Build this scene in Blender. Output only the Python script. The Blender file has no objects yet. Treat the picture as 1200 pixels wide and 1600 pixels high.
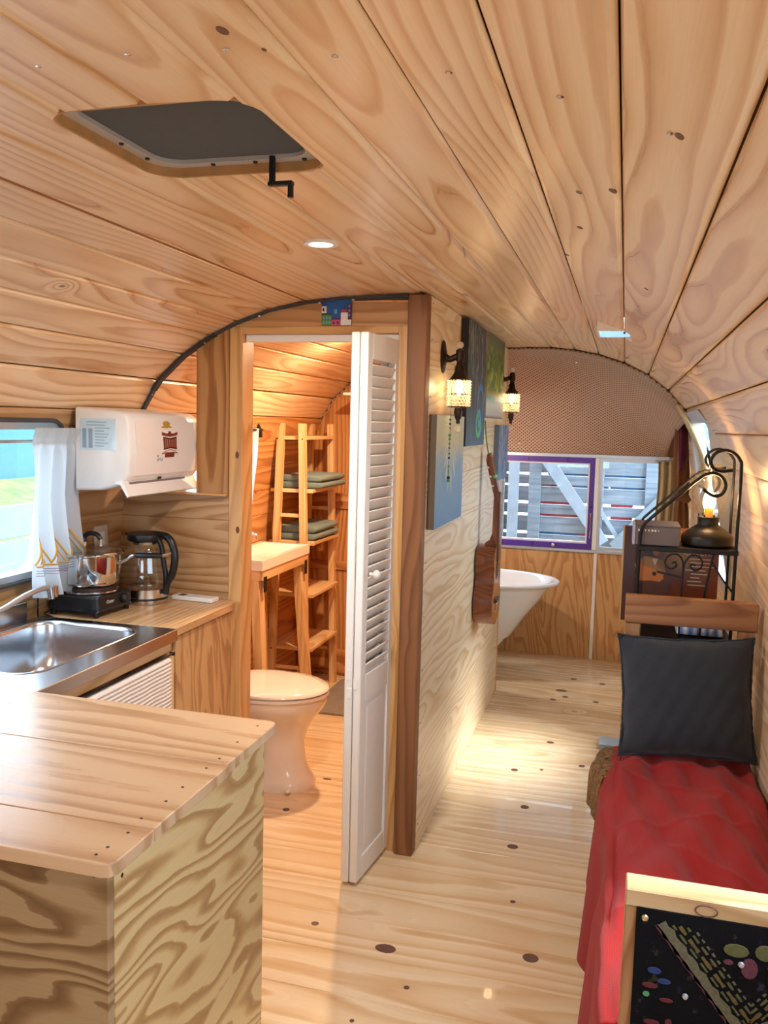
import bpy, bmesh, math, random
from mathutils import Vector, Matrix, Euler
random.seed(7)
SC = bpy.context.scene
COL = SC.collection
PI = math.pi

# ---------------------------------------------------------------- camera
def look_axes(yaw, pitch, roll):
    y, p, r = map(math.radians, (yaw, pitch, roll))
    f = Vector((-math.sin(y)*math.cos(p), math.cos(y)*math.cos(p), -math.sin(p)))
    s = Vector((math.cos(y), math.sin(y), 0)); u = s.cross(f)
    return s*math.cos(r)+u*math.sin(r), -s*math.sin(r)+u*math.cos(r), f
cam = bpy.data.objects.new('camera', bpy.data.cameras.new('camera')); COL.objects.link(cam)
rr, uu, ff = look_axes(15.42, 5.83, 1.445)
cam.matrix_world = Matrix(((rr.x, uu.x, -ff.x, 0), (rr.y, uu.y, -ff.y, 0), (rr.z, uu.z, -ff.z, 1.5), (0, 0, 0, 1)))
cam.data.sensor_fit = 'VERTICAL'; cam.data.sensor_height = 32; cam.data.sensor_width = 24
cam.data.lens = 1351/1600*32; cam.data.clip_start = 0.02
SC.camera = cam
# ---------------------------------------------------------------- sky, sun, exposure
W = bpy.data.worlds.new('sky'); SC.world = W; W.use_nodes = True
bg = W.node_tree.nodes['Background']; bg.inputs[0].default_value = (0.72, 0.87, 1.0, 1); bg.inputs[1].default_value = 6.5
sun = bpy.data.objects.new('sun', bpy.data.lights.new('sun', 'SUN')); COL.objects.link(sun)
sun.data.energy = 8.5; sun.data.angle = math.radians(22); sun.data.color = (1, .99, .97)
sun.rotation_euler = (math.radians(-4), math.radians(36), 0)
vs = SC.view_settings
vs.view_transform = 'Standard'; vs.look = 'None'; vs.gamma = 1.0; vs.use_curve_mapping = False
vs.exposure = 0.26
LAMP = 1.6            # overall strength of the lamps, seen and added
WARM = (1.0, .95, .89)
cy = SC.cycles
cy.max_bounces = 6; cy.diffuse_bounces = 4; cy.glossy_bounces = 3; cy.transmission_bounces = 4; cy.transparent_max_bounces = 10
cy.use_adaptive_sampling = True; cy.adaptive_threshold = .05
cy.caustics_reflective = False; cy.caustics_refractive = False

# ---------------------------------------------------------------- materials
def lin(c):
    c = c/255.0
    return c/12.92 if c <= .04045 else ((c+.055)/1.055)**2.4
def rgb(r, g, b): return (lin(r), lin(g), lin(b), 1)
class NT:
    def __init__(s, name):
        s.m = bpy.data.materials.new(name); s.m.use_nodes = True
        s.t = s.m.node_tree; s.b = s.t.nodes['Principled BSDF']; s.out = s.t.nodes['Material Output']
    def n(s, typ): return s.t.nodes.new(typ)
    def put(s, sock, v):
        if v is None: return
        if hasattr(v, 'is_output'): s.t.links.new(v, sock)
        else: sock.default_value = v
    def math(s, op, a, b=None, c=None, clamp=False):
        n = s.n('ShaderNodeMath'); n.operation = op; n.use_clamp = clamp
        for i, v in enumerate((a, b, c)): s.put(n.inputs[i], v)
        return n.outputs[0]
    def xyz(s, x, y, z):
        n = s.n('ShaderNodeCombineXYZ')
        for i, v in enumerate((x, y, z)): s.put(n.inputs[i], v)
        return n.outputs[0]
    def sep(s, v):
        n = s.n('ShaderNodeSeparateXYZ'); s.put(n.inputs[0], v); return n.outputs
    def coord(s, k='Object'): return s.n('ShaderNodeTexCoord').outputs[k]
    def rnd(s): return s.n('ShaderNodeObjectInfo').outputs['Random']
    def noise(s, v, scale=1, detail=2, rough=.5, dist=0):
        n = s.n('ShaderNodeTexNoise'); s.put(n.inputs['Vector'], v); n.inputs['Scale'].default_value = scale
        n.inputs['Detail'].default_value = detail; n.inputs['Roughness'].default_value = rough
        n.inputs['Distortion'].default_value = dist
        return n.outputs[0]
    def voro(s, v, scale=1):
        n = s.n('ShaderNodeTexVoronoi'); s.put(n.inputs['Vector'], v); n.inputs['Scale'].default_value = scale
        return n.outputs['Distance'], n.outputs['Color']
    def ramp(s, f, stops, interp='LINEAR'):
        n = s.n('ShaderNodeValToRGB'); s.put(n.inputs[0], f); e = n.color_ramp.elements
        n.color_ramp.interpolation = interp
        while len(e) < len(stops): e.new(.5)
        for el, (p, c) in zip(e, stops):
            el.position = p; el.color = c if len(c) == 4 else (*c, 1)
        return n.outputs[0]
    def mix(s, f, a, b, blend='MIX'):
        n = s.n('ShaderNodeMix'); n.data_type = 'RGBA'; n.blend_type = blend
        s.put(n.inputs[0], f); s.put(n.inputs[6], a); s.put(n.inputs[7], b)
        return n.outputs[2]
    def bump(s, h, strength=.2, dist=.002):
        n = s.n('ShaderNodeBump'); s.put(n.inputs['Height'], h); n.inputs['Strength'].default_value = strength
        n.inputs['Distance'].default_value = dist; s.t.links.new(n.outputs[0], s.b.inputs['Normal'])
    def set(s, col=None, rough=None, metal=None, spec=None, coat=None, trans=None, ior=None, emit=None, estr=None, alpha=None, sheen=None, sss=None):
        for k, v in (('Base Color', col), ('Roughness', rough), ('Metallic', metal), ('Specular IOR Level', spec), ('Coat Weight', coat),
                     ('Transmission Weight', trans), ('IOR', ior), ('Emission Color', emit), ('Emission Strength', estr), ('Alpha', alpha), ('Sheen Weight', sheen), ('Subsurface Weight', sss)):
            if v is not None: s.put(s.b.inputs[k], v)
        return s.m

def wood(name, light, mid, dark, axis='XYZ', freq=70, amp=1.2, rough=.42, knots=.82, tint=.12, along=.55, across=2.6, line=.8, coat=0.0):
    """Sawn softwood: L runs with the grain, Wd across it, T through it."""
    g = NT(name); o = g.sep(g.coord('Object')); r = g.rnd()
    ix = ['XYZ'.index(a) for a in axis]; L, Wd, T = (o[i] for i in ix)
    Ls = g.math('MULTIPLY_ADD', r, 61.0, L)
    r2 = g.math('FRACT', g.math('MULTIPLY', r, 17.31))
    w0 = g.math('MULTIPLY', g.math('SUBTRACT', r2, .5), .14)
    dW = g.math('MULTIPLY', g.math('SUBTRACT', Wd, w0), .75)
    nz = g.noise(g.xyz(g.math('MULTIPLY', Ls, along), g.math('MULTIPLY', Wd, across), g.math('MULTIPLY', T, across)), 1, 2, .45)
    t0 = g.math('MULTIPLY_ADD', nz, .21, -.06)
    rad = g.math('SQRT', g.math('ADD', g.math('MULTIPLY', dW, dW), g.math('MULTIPLY', t0, t0)))
    nf = g.noise(g.xyz(g.math('MULTIPLY', Ls, 5), g.math('MULTIPLY', Wd, 42), g.math('MULTIPLY', T, 42)), 1, 2, .5)
    ring = g.math('ADD', g.math('MULTIPLY', rad, freq), g.math('MULTIPLY', nz, amp))
    ring = g.math('ADD', ring, g.math('MULTIPLY', nf, .35))
    # knots bend the grain round themselves
    kd, kc = g.voro(g.xyz(Ls, g.math('MULTIPLY', Wd, 1.6), g.math('MULTIPLY', r, 30)), 3.1)
    ks = g.sep(kc)
    kon = g.math('GREATER_THAN', ks[0], knots)
    bend = g.math('MULTIPLY', g.math('POWER', 2.718, g.math('MULTIPLY', g.math('MULTIPLY', kd, kd), -55)), kon)
    ring = g.math('MULTIPLY_ADD', bend, 2.6, ring)
    fr = g.math('FRACT', ring)
    grain = g.ramp(fr, [(0, (.05, .05, .05)), (.30, (.10,)*3), (.62, (.55,)*3), (line, (.95,)*3), (.92, (.7,)*3), (1, (.05, .05, .05))])
    soft = g.noise(g.xyz(g.math('MULTIPLY', Ls, .9), g.math('MULTIPLY', Wd, 9), T), 1, 1, .5)
    grain = g.math('MULTIPLY', grain, g.math('MULTIPLY_ADD', soft, 1.1, .25), clamp=True)
    col = g.ramp(grain, [(0, light), (.45, mid), (1, dark)])
    fib = g.noise(g.xyz(g.math('MULTIPLY', Ls, 9), g.math('MULTIPLY', Wd, 420), g.math('MULTIPLY', T, 420)), 1, 2, .6)
    col = g.mix(.22, col, g.ramp(fib, [(.3, (.78, .74, .70)), (.65, (1, 1, 1))]), 'MULTIPLY')
    tv = g.math('FRACT', g.math('MULTIPLY', r, 41.7))
    col = g.mix(tint, col, g.ramp(tv, [(0, (1.0, .80, .60)), (.5, (1, .96, .88)), (1, (.84, .66, .48))]), 'MULTIPLY')
    kn = g.math('MULTIPLY', kon, g.ramp(g.math('MULTIPLY_ADD', nf, .02, kd), [(.035, (1, 1, 1)), (.062, (0, 0, 0))]))
    col = g.mix(kn, col, rgb(96, 58, 34))
    return g.set(col, g.math('MULTIPLY_ADD', grain, -.08, rough), spec=.4, coat=coat)

def ply(name, light, mid, dark, axis='XYZ', rough=.5, sc=1.0, bands=9, along=.9, across=3.4, tint=.06):
    """Rotary-cut veneer: contour lines of a stretched noise."""
    g = NT(name); o = g.sep(g.coord('Object')); r = g.rnd()
    L, Wd, T = (o['XYZ'.index(a)] for a in axis)
    Ls = g.math('MULTIPLY_ADD', r, 37.0, L)
    skew = g.math('MULTIPLY_ADD', L, .12, Wd)
    nz = g.noise(g.xyz(g.math('MULTIPLY', Ls, along*sc), g.math('MULTIPLY', skew, across*sc), g.math('MULTIPLY', T, .4)), 1, 2.2, .42, .25)
    nf = g.noise(g.xyz(g.math('MULTIPLY', Ls, 9), g.math('MULTIPLY', Wd, 26), T), 1, 3, .55)
    ring = g.math('ADD', g.math('MULTIPLY', nz, bands*2), g.math('ADD', g.math('MULTIPLY', skew, 9.0*sc), g.math('MULTIPLY', nf, .55)))
    fr = g.math('FRACT', ring)
    grain = g.ramp(fr, [(0, (0, 0, 0)), (.4, (.05,)*3), (.62, (.7,)*3), (.85, (1, 1, 1)), (.97, (.75,)*3), (1, (0, 0, 0))])
    col = g.ramp(grain, [(0, light), (.5, mid), (1, dark)])
    fib = g.noise(g.xyz(g.math('MULTIPLY', Ls, 10), g.math('MULTIPLY', Wd, 380), g.math('MULTIPLY', T, 40)), 1, 2, .6)
    col = g.mix(.25, col, g.ramp(fib, [(.3, (.76, .72, .68)), (.65, (1, 1, 1))]), 'MULTIPLY')
    col = g.mix(tint, col, g.ramp(r, [(0, (.8, .62, .45)), (1, (1, .97, .9))]), 'MULTIPLY')
    return g.set(col, rough, spec=.35)

def plain(name, col, rough=.5, metal=0.0, spec=.5, coat=None, var=.06, scale=30, bump=0, **k):
    g = NT(name)
    nz = g.noise(g.coord('Object'), scale, 3)
    c = g.mix(var, col, g.ramp(nz, [(.3, (.35, .35, .35)), (.7, (1, 1, 1))]), 'MULTIPLY')
    if bump: g.bump(nz, bump, .002)
    return g.set(c, rough, metal, spec, coat, **k)
def fabric(name, col, weave=900, rough=.95, var=.18, bump=.35, sheen=.2):
    g = NT(name); o = g.sep(g.coord('Object'))
    a = g.math('SINE', g.math('MULTIPLY', g.math('ADD', o[0], o[1]), weave)); b = g.math('SINE', g.math('MULTIPLY', g.math('SUBTRACT', o[2], o[1]), weave))
    w = g.math('MULTIPLY', a, b)
    nz = g.noise(g.coord('Object'), 14, 4, .6)
    c = g.mix(var, col, g.ramp(nz, [(.25, (.45, .45, .45)), (.7, (1, 1, 1))]), 'MULTIPLY')
    g.bump(g.math('MULTIPLY_ADD', nz, 2.0, w), bump, .0012)
    return g.set(c, rough, spec=.15, sheen=sheen)
def emitter(name, col, s):
    g = NT(name); return g.set((.8, .8, .8, 1), .5, emit=col, estr=s)
def pane(name, tint=(.93, .97, 1), gloss=.05):
    g = NT(name); t = g.n('ShaderNodeBsdfTransparent'); t.inputs[0].default_value = (*tint, 1)
    gl = g.n('ShaderNodeBsdfGlossy'); gl.inputs['Roughness'].default_value = .02
    mx = g.n('ShaderNodeMixShader'); mx.inputs[0].default_value = gloss
    g.t.links.new(t.outputs[0], mx.inputs[1]); g.t.links.new(gl.outputs[0], mx.inputs[2]); g.t.links.new(mx.outputs[0], g.out.inputs[0])
    return g.m

M = {}
PINE_L, PINE_M, PINE_D = rgb(226, 190, 146), rgb(208, 162, 112), rgb(176, 122, 72)
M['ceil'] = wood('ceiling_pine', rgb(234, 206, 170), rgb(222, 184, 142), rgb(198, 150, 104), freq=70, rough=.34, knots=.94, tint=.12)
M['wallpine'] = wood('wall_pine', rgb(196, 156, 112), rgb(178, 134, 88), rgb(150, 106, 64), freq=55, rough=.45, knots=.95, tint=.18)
M['bathpine_lit'] = wood('bath_pine_orange_lit', rgb(206, 154, 100), rgb(184, 126, 74), rgb(150, 92, 48), freq=60, rough=.42, knots=.90, tint=.22)  # same pine as elsewhere, orange lamp glow mixed into its colours
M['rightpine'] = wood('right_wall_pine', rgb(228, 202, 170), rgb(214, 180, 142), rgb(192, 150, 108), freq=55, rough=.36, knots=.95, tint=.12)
M['palewall'] = wood('pale_wall_pine', rgb(242, 226, 196), rgb(232, 208, 168), rgb(212, 176, 126), freq=50, amp=2.6, rough=.40, knots=.96, tint=.10, along=.9, across=4)
M['floor'] = wood('floor_pine', rgb(234, 210, 174), rgb(226, 196, 154), rgb(208, 168, 122), freq=34, amp=1.8, rough=.28, knots=.93, tint=.12, coat=.45)
M['post'] = wood('rough_post_timber', rgb(146, 98, 62), rgb(132, 86, 52), rgb(108, 68, 40), axis='ZXY', freq=60, rough=.6, knots=.85)
M['jamb'] = wood('jamb_pine', rgb(216, 170, 112), rgb(204, 154, 96), rgb(180, 128, 74), axis='ZXY', freq=60, rough=.42, knots=.80)
M['jambx'] = wood('head_jamb_pine', rgb(216, 170, 112), rgb(204, 154, 96), rgb(180, 128, 74), axis='XZY', freq=60, rough=.42, knots=.95)
M['lightz'] = wood('pale_lumber_upright', rgb(230, 194, 146), rgb(216, 174, 122), rgb(192, 146, 94), axis='ZXY', freq=60, rough=.45, knots=.9)
M['lighty'] = wood('pale_lumber_lengthwise', rgb(230, 194, 146), rgb(216, 174, 122), rgb(192, 146, 94), axis='YXZ', freq=60, rough=.45, knots=.9)
M['lightx'] = wood('pale_lumber_crosswise', rgb(230, 194, 146), rgb(216, 174, 122), rgb(192, 146, 94), axis='XYZ', freq=60, rough=.45, knots=.9)
M['vertpine'] = wood('upright_board_pine', rgb(186, 140, 90), rgb(166, 116, 66), rgb(136, 88, 46), axis='ZXY', freq=70, rough=.45, knots=.93)
M['bathvert_lit'] = wood('bath_upright_pine_orange_lit', rgb(206, 154, 100), rgb(184, 126, 74), rgb(150, 92, 48), axis='ZXY', freq=60, rough=.45, knots=.9)  # upright version, with the bathroom's orange light in its colours too
M['counter'] = wood('counter_pine', rgb(218, 182, 138), rgb(204, 164, 118), rgb(178, 134, 88), axis='YXZ', freq=60, rough=.38, knots=.93)
M['peninsula'] = wood('peninsula_top_pine', rgb(196, 164, 130), rgb(184, 148, 112), rgb(156, 118, 84), axis='XYZ', freq=36, rough=.30, knots=.88, tint=.08)
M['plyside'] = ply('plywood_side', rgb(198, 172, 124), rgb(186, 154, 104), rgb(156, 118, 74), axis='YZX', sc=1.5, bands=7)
M['plyfront_shaded'] = ply('plywood_front_shaded', rgb(160, 136, 102), rgb(142, 114, 80), rgb(112, 84, 54), axis='XZY', sc=1.5, bands=6)  # the cabinet's plywood again, shade of the dim front put into its colours
M['plyend'] = ply('plywood_end_wall', rgb(208, 162, 108), rgb(200, 150, 96), rgb(182, 128, 76), axis='ZXY', sc=1.0, bands=7, across=6)
M['plycab'] = ply('plywood_cabinet', rgb(204, 162, 112), rgb(194, 150, 100), rgb(172, 126, 80), axis='ZYX', sc=1.6, bands=4, across=6)
M['bed'] = wood('bed_timber', rgb(160, 112, 74), rgb(146, 98, 62), rgb(122, 78, 48), axis='XZY', freq=70, rough=.5, knots=.85)
M['bedz'] = wood('bed_timber_upright', rgb(166, 124, 86), rgb(152, 108, 70), rgb(124, 84, 52), axis='ZXY', freq=70, rough=.5, knots=.85)
M['foot'] = wood('footboard_lumber', rgb(188, 158, 120), rgb(172, 138, 98), rgb(144, 108, 70), axis='XZY', freq=60, rough=.55, knots=.8)
M['groove'] = plain('groove_wood', rgb(150, 94, 50), .7)  # brown backing wood behind the board gaps
M['white'] = plain('white_enamel', rgb(236, 232, 226), .3, var=.03)
M['whitep'] = plain('white_plastic', rgb(232, 226, 220), .28, var=.03)
M['whitepaint'] = plain('white_paint', rgb(238, 232, 224), .45, var=.05)
M['ceramic'] = plain('white_ceramic', rgb(240, 228, 214), .10, var=.02, coat=.5)
M['tub'] = plain('tub_enamel', rgb(238, 240, 242), .10, var=.02, coat=.5)
M['black'] = plain('black_plastic', rgb(22, 22, 24), .35)
M['iron'] = plain('black_iron', rgb(26, 22, 20), .45, metal=.4, bump=.2, scale=120)
M['bronze'] = plain('dark_bronze', rgb(52, 36, 26), .42, metal=.6)
M['chrome'] = plain('chrome', rgb(214, 214, 214), .12, metal=1.0, var=.02)
M['alu'] = plain('aluminium', rgb(196, 200, 204), .35, metal=.8)
M['rubber'] = plain('dark_grey_rubber', rgb(66, 66, 66), .75)
g = NT('brushed_steel'); o = g.sep(g.coord('Object')); nz = g.noise(g.xyz(g.math('MULTIPLY', o[0], 6), g.math('MULTIPLY', o[1], 300), g.math('MULTIPLY', o[2], 60)), 1, 2)
M['steel'] = g.set(rgb(196, 198, 202), g.math('MULTIPLY_ADD', nz, .10, .18), 1.0)
M['purple'] = plain('purple_paint', rgb(84, 48, 150), .4)
M['glass'] = pane('window_glass')
M['clear'] = pane('clear_glass', (.97, .98, .98), .08)
M['amberglass'] = pane('lamp_glass', (1, .97, .92), .09)
g = NT('crystal_bead'); t_ = g.n('ShaderNodeBsdfTransparent'); t_.inputs[0].default_value = (1, .95, .86, 1); tl = g.n('ShaderNodeBsdfTranslucent'); tl.inputs[0].default_value = (1, .90, .76, 1); mx1 = g.n('ShaderNodeMixShader'); mx1.inputs[0].default_value = .5; mx2 = g.n('ShaderNodeMixShader'); mx2.inputs[0].default_value = .45
g.set((.95, .88, .78, 1), .08, spec=.9); g.t.links.new(tl.outputs[0], mx1.inputs[1]); g.t.links.new(g.b.outputs[0], mx1.inputs[2]); g.t.links.new(mx1.outputs[0], mx2.inputs[1]); g.t.links.new(t_.outputs[0], mx2.inputs[2]); g.t.links.new(mx2.outputs[0], g.out.inputs[0])
M['crystal'] = g.m
M['red'] = fabric('red_cotton', rgb(146, 33, 31), 1400, var=.12, sheen=.08)
M['charcoal'] = fabric('charcoal_cotton', rgb(50, 54, 60), 1500, var=.2)
M['sage'] = fabric('sage_terry', rgb(112, 130, 126), 700, bump=.9)
M['mattress'] = fabric('mattress_ticking', rgb(200, 190, 176), 900)
M['linen'] = fabric('beige_linen', rgb(186, 168, 130), 900)
M['brownlinen'] = fabric('brown_linen', rgb(118, 76, 44), 900)
M['plum'] = fabric('plum_cloth', rgb(92, 30, 62), 900)
M['towel'] = fabric('white_waffle_cloth', rgb(236, 224, 214), 500, bump=.8)
M['greymat'] = fabric('grey_bath_mat', rgb(150, 138, 126), 400, bump=1.0, var=.4)
g = NT('curtain_voile'); nz = g.noise(g.coord('Object'), 20, 3); g.bump(nz, .1, .001)
dif = g.b; tr = g.n('ShaderNodeBsdfTranslucent'); tr.inputs[0].default_value = (.62, .66, .70, 1); mx = g.n('ShaderNodeMixShader'); mx.inputs[0].default_value = .45
g.set((.74, .75, .77, 1), .9, spec=.1); g.t.links.new(dif.outputs[0], mx.inputs[1]); g.t.links.new(tr.outputs[0], mx.inputs[2]); g.t.links.new(mx.outputs[0], g.out.inputs[0])
M['voile'] = g.m
M['gold'] = plain('golden_embroidery', rgb(214, 160, 62), .8)
M['mauve'] = plain('mauve_embroidery', rgb(150, 120, 140), .8)
M['bulb'] = emitter('glowing_bulb', (1, .72, .38, 1), 16)
M['filament'] = emitter('glowing_filament', (1, .78, .40, 1), 22)
M['led'] = emitter('downlight_diffuser', (1, .86, .66, 1), 14)
M['orangeglass'] = plain('amber_plastic', rgb(222, 150, 40), .3)
M['screen'] = fabric('vent_screen', rgb(58, 54, 50), 1800, var=.12, bump=.2)
M['ventframe'] = plain('vent_frame_plastic', rgb(176, 168, 162), .5)
M['curb'] = plain('vent_curb_wood', rgb(186, 136, 82), .6, var=.4, scale=25)

# ---------------------------------------------------------------- mesh building
ORG = {}
def V3(p): return Vector(p)
class MB:
    def __init__(s): s.v = []; s.f = []; s.uv = None
    def add(s, vs_, fs):
        k = len(s.v); s.v += [tuple(v) for v in vs_]; s.f += [tuple(i+k for i in f) for f in fs]; return s
    def box(s, a, b, ch=0.0, mat=None):
        a, b = Vector([min(p, q) for p, q in zip(a, b)]), Vector([max(p, q) for p, q in zip(a, b)])
        c = (a+b)/2; h = (b-a)/2
        if ch <= 0:
            vs_ = [Vector((sx*h.x, sy*h.y, sz*h.z)) for sx in (-1, 1) for sy in (-1, 1) for sz in (-1, 1)]
            fs = [(0, 1, 3, 2), (4, 6, 7, 5), (0, 4, 5, 1), (2, 3, 7, 6), (0, 2, 6, 4), (1, 5, 7, 3)]
        else:
            ch = min(ch, h.x*.9, h.y*.9, h.z*.9); vs_ = []; ix = {}
            for sx in (-1, 1):
                for sy in (-1, 1):
                    for sz in (-1, 1):
                        for ax in range(3):
                            p = [sx*(h.x-ch), sy*(h.y-ch), sz*(h.z-ch)]; p[ax] = (sx, sy, sz)[ax]*h[ax]
                            ix[(sx, sy, sz, ax)] = len(vs_); vs_.append(Vector(p))
            fs = []
            for ax in range(3):
                o1, o2 = [i for i in range(3) if i != ax]
                for sg in (-1, 1):
                    q = []
                    for (p1, p2) in ((-1, -1), (1, -1), (1, 1), (-1, 1)):
                        k = [0, 0, 0]; k[ax] = sg; k[o1] = p1; k[o2] = p2; q.append(ix[(*k, ax)])
                    fs.append(q if (sg > 0) ^ (ax == 1) else q[::-1])
                for p1 in (-1, 1):          # edges running along ax
                    for p2 in (-1, 1):
                        k1 = [0, 0, 0]; k1[ax] = -1; k1[o1] = p1; k1[o2] = p2; k2 = list(k1); k2[ax] = 1
                        q = [ix[(*k1, o1)], ix[(*k2, o1)], ix[(*k2, o2)], ix[(*k1, o2)]]
                        fs.append(q if (p1*p2 > 0) ^ (ax == 1) else q[::-1])
            for sx in (-1, 1):
                for sy in (-1, 1):
                    for sz in (-1, 1):
                        t = [ix[(sx, sy, sz, 0)], ix[(sx, sy, sz, 1)], ix[(sx, sy, sz, 2)]]
                        fs.append(t if sx*sy*sz > 0 else t[::-1])
        if mat is not None: vs_ = [mat @ v for v in vs_]
        return s.add([v+c for v in vs_], fs)
    def beam(s, p, q, w, t, up=(0, 0, 1), ch=0.0):
        """rectangular bar from p to q, w across, t in the up direction"""
        p, q = V3(p), V3(q); d = q-p; L = d.length; x = d.normalized(); upv = V3(up)
        y = upv.cross(x)
        if y.length < 1e-6: y = Vector((0, 1, 0)).cross(x)
        y.normalize(); z = x.cross(y); m = Matrix((x, y, z)).transposed(); c = (p+q)/2
        b = MB().box((-L/2, -w/2, -t/2), (L/2, w/2, t/2), ch)
        return s.add([m @ Vector(v)+c for v in b.v], b.f)
    def tube(s, path, r, n=8, closed=False, cap=True):
        P = [V3(p) for p in path]; N = len(P); R = r if isinstance(r, (list, tuple)) else [r]*N
        T = []
        for i in range(N):
            a = P[(i-1) % N] if (closed or i > 0) else P[i]; b = P[(i+1) % N] if (closed or i < N-1) else P[i]
            d = b-a; T.append(d.normalized() if d.length > 1e-9 else Vector((0, 0, 1)))
        u = T[0].orthogonal().normalized(); vs_ = []
        for i in range(N):
            u = u-T[i]*u.dot(T[i])
            u = u.normalized() if u.length > 1e-6 else T[i].orthogonal().normalized()
            w = T[i].cross(u)
            for k in range(n):
                a = 2*PI*k/n; vs_.append(P[i]+(u*math.cos(a)+w*math.sin(a))*R[i])
        fs = []
        for i in range(N if closed else N-1):
            j = (i+1) % N
            for k in range(n): fs.append((i*n+k, i*n+(k+1) % n, j*n+(k+1) % n, j*n+k))
        if cap and not closed:
            fs.append(tuple(range(n))[::-1]); fs.append(tuple((N-1)*n+k for k in range(n)))
        return s.add(vs_, fs)
    def lathe(s, prof, c=(0, 0, 0), n=24, axis='Z', sx=1, sy=1, cap=True):
        vs_ = []; c = V3(c)
        for (r, h) in prof:
            for k in range(n):
                a = 2*PI*k/n; p = Vector((r*math.cos(a)*sx, r*math.sin(a)*sy, h))
                if axis == 'X': p = Vector((p.z, p.x, p.y))
                elif axis == 'Y': p = Vector((p.y, p.z, p.x))
                vs_.append(p+c)
        fs = []
        for i in range(len(prof)-1):
            for k in range(n): fs.append((i*n+k, i*n+(k+1) % n, (i+1)*n+(k+1) % n, (i+1)*n+k))
        if cap:
            if prof[0][0] > 1e-6: fs.append(tuple(range(n))[::-1])
            if prof[-1][0] > 1e-6: fs.append(tuple((len(prof)-1)*n+k for k in range(n)))
        return s.add(vs_, fs)
    def prism(s, poly, h0, h1, axes='XYZ'):
        """2-D outline swept from h0 to h1; axes names the (u, v, h) axes"""
        ix = ['XYZ'.index(a) for a in axes]; n = len(poly); vs_ = []
        for h in (h0, h1):
            for (a, b) in poly:
                p = [0, 0, 0]; p[ix[0]] = a; p[ix[1]] = b; p[ix[2]] = h; vs_.append(p)
        return s.add(vs_, [tuple(range(n))[::-1], tuple(range(n, 2*n))]+[(k, (k+1) % n, n+(k+1) % n, n+k) for k in range(n)])
    def ring(s, outer, inner, h0, h1, axes='XYZ'):
        ix = ['XYZ'.index(a) for a in axes]; n = len(outer); vs_ = []
        for h in (h0, h1):
            for pl in (outer, inner):
                for (a, b) in pl:
                    p = [0, 0, 0]; p[ix[0]] = a; p[ix[1]] = b; p[ix[2]] = h; vs_.append(p)
        fs = []
        for k in range(n):
            j = (k+1) % n
            fs += [(k, n+k, n+j, j), (2*n+k, 2*n+j, 3*n+j, 3*n+k), (k, j, 2*n+j, 2*n+k), (n+k, 3*n+k, 3*n+j, n+j)]
        return s.add(vs_, fs)
    def sheet(s, fn, nu, nv, uvs=None, close_u=False):
        vs_ = []
        for i in range(nu+1):
            for j in range(nv+1): vs_.append(fn(i/nu, j/nv))
        w = nv+1
        fs = [(i*w+j, (i+1)*w+j, (i+1)*w+j+1, i*w+j+1) for i in range(nu) for j in range(nv)]
        if uvs: s.uv = [(uvs(i/nu, j/nv)) for i in range(nu+1) for j in range(nv+1)]
        return s.add(vs_, fs)
    def xf(s, m):
        s.v = [tuple(m @ Vector(v)) for v in s.v]; return s
    def build(s, name, mat, parent=None, origin=None, smooth=True, angle=35, thick=0, offset=-1, sub=0, fix=True):
        vs_ = [Vector(v) for v in s.v]
        if origin is None:
            lo = Vector([min(v[i] for v in vs_) for i in range(3)]); hi = Vector([max(v[i] for v in vs_) for i in range(3)])
            origin = (lo+hi)/2
        origin = V3(origin)
        me = bpy.data.meshes.new(name); me.from_pydata([tuple(v-origin) for v in vs_], [], s.f)
        if s.uv:
            ul = me.uv_layers.new(name='UVMap')
            for lp in me.loops: ul.data[lp.index].uv = s.uv[lp.vertex_index]
        if fix:
            bm = bmesh.new(); bm.from_mesh(me); bmesh.ops.recalc_face_normals(bm, faces=bm.faces); bm.to_mesh(me); bm.free()
        me.update()
        if smooth: me.shade_smooth(); me.set_sharp_from_angle(angle=math.radians(angle))
        me.materials.append(M[mat] if isinstance(mat, str) else mat)
        o = bpy.data.objects.new(name, me); COL.objects.link(o)
        base = ORG.get(parent.name, Vector()) if parent else Vector()
        o.location = origin-base; ORG[o.name] = origin
        if parent: o.parent = parent
        if thick:
            md = o.modifiers.new('thickness', 'SOLIDIFY'); md.thickness = thick; md.offset = offset
        if sub:
            md = o.modifiers.new('smooth', 'SUBSURF'); md.levels = sub; md.render_levels = sub
        return o
def tag(o, label=None, cat=None, group=None, kind=None):
    for k, v in (('label', label), ('category', cat), ('group', group), ('kind', kind)):
        if v: o[k] = v
    return o
def thing(name, label, cat, loc=(0, 0, 0), rot=(0, 0, 0), group=None):
    o = bpy.data.objects.new(name, None); COL.objects.link(o); o.empty_display_size = .05
    o.location = loc; o.rotation_euler = rot; ORG[o.name] = Vector(); return tag(o, label, cat, group)
def struct(o): o['kind'] = 'structure'; return o
def bx(name, a, b, mat, parent=None, ch=.002, **k): return MB().box(a, b, ch).build(name, mat, parent, **k)
def copy_tree(o, parent=None):
    c = o.copy(); COL.objects.link(c); c.parent = parent; ORG[c.name] = ORG.get(o.name, Vector()).copy()
    for ch in list(o.children): copy_tree(ch, c)
    return c
def rrect(x0, x1, y0, y1, r, n=6):
    P = []
    for (cx, cy, a0) in ((x1-r, y1-r, 0), (x0+r, y1-r, 90), (x0+r, y0+r, 180), (x1-r, y0+r, 270)):
        for k in range(n+1):
            a = math.radians(a0+90*k/n); P.append((cx+r*math.cos(a), cy+r*math.sin(a)))
    return P
BC = {}
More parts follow.
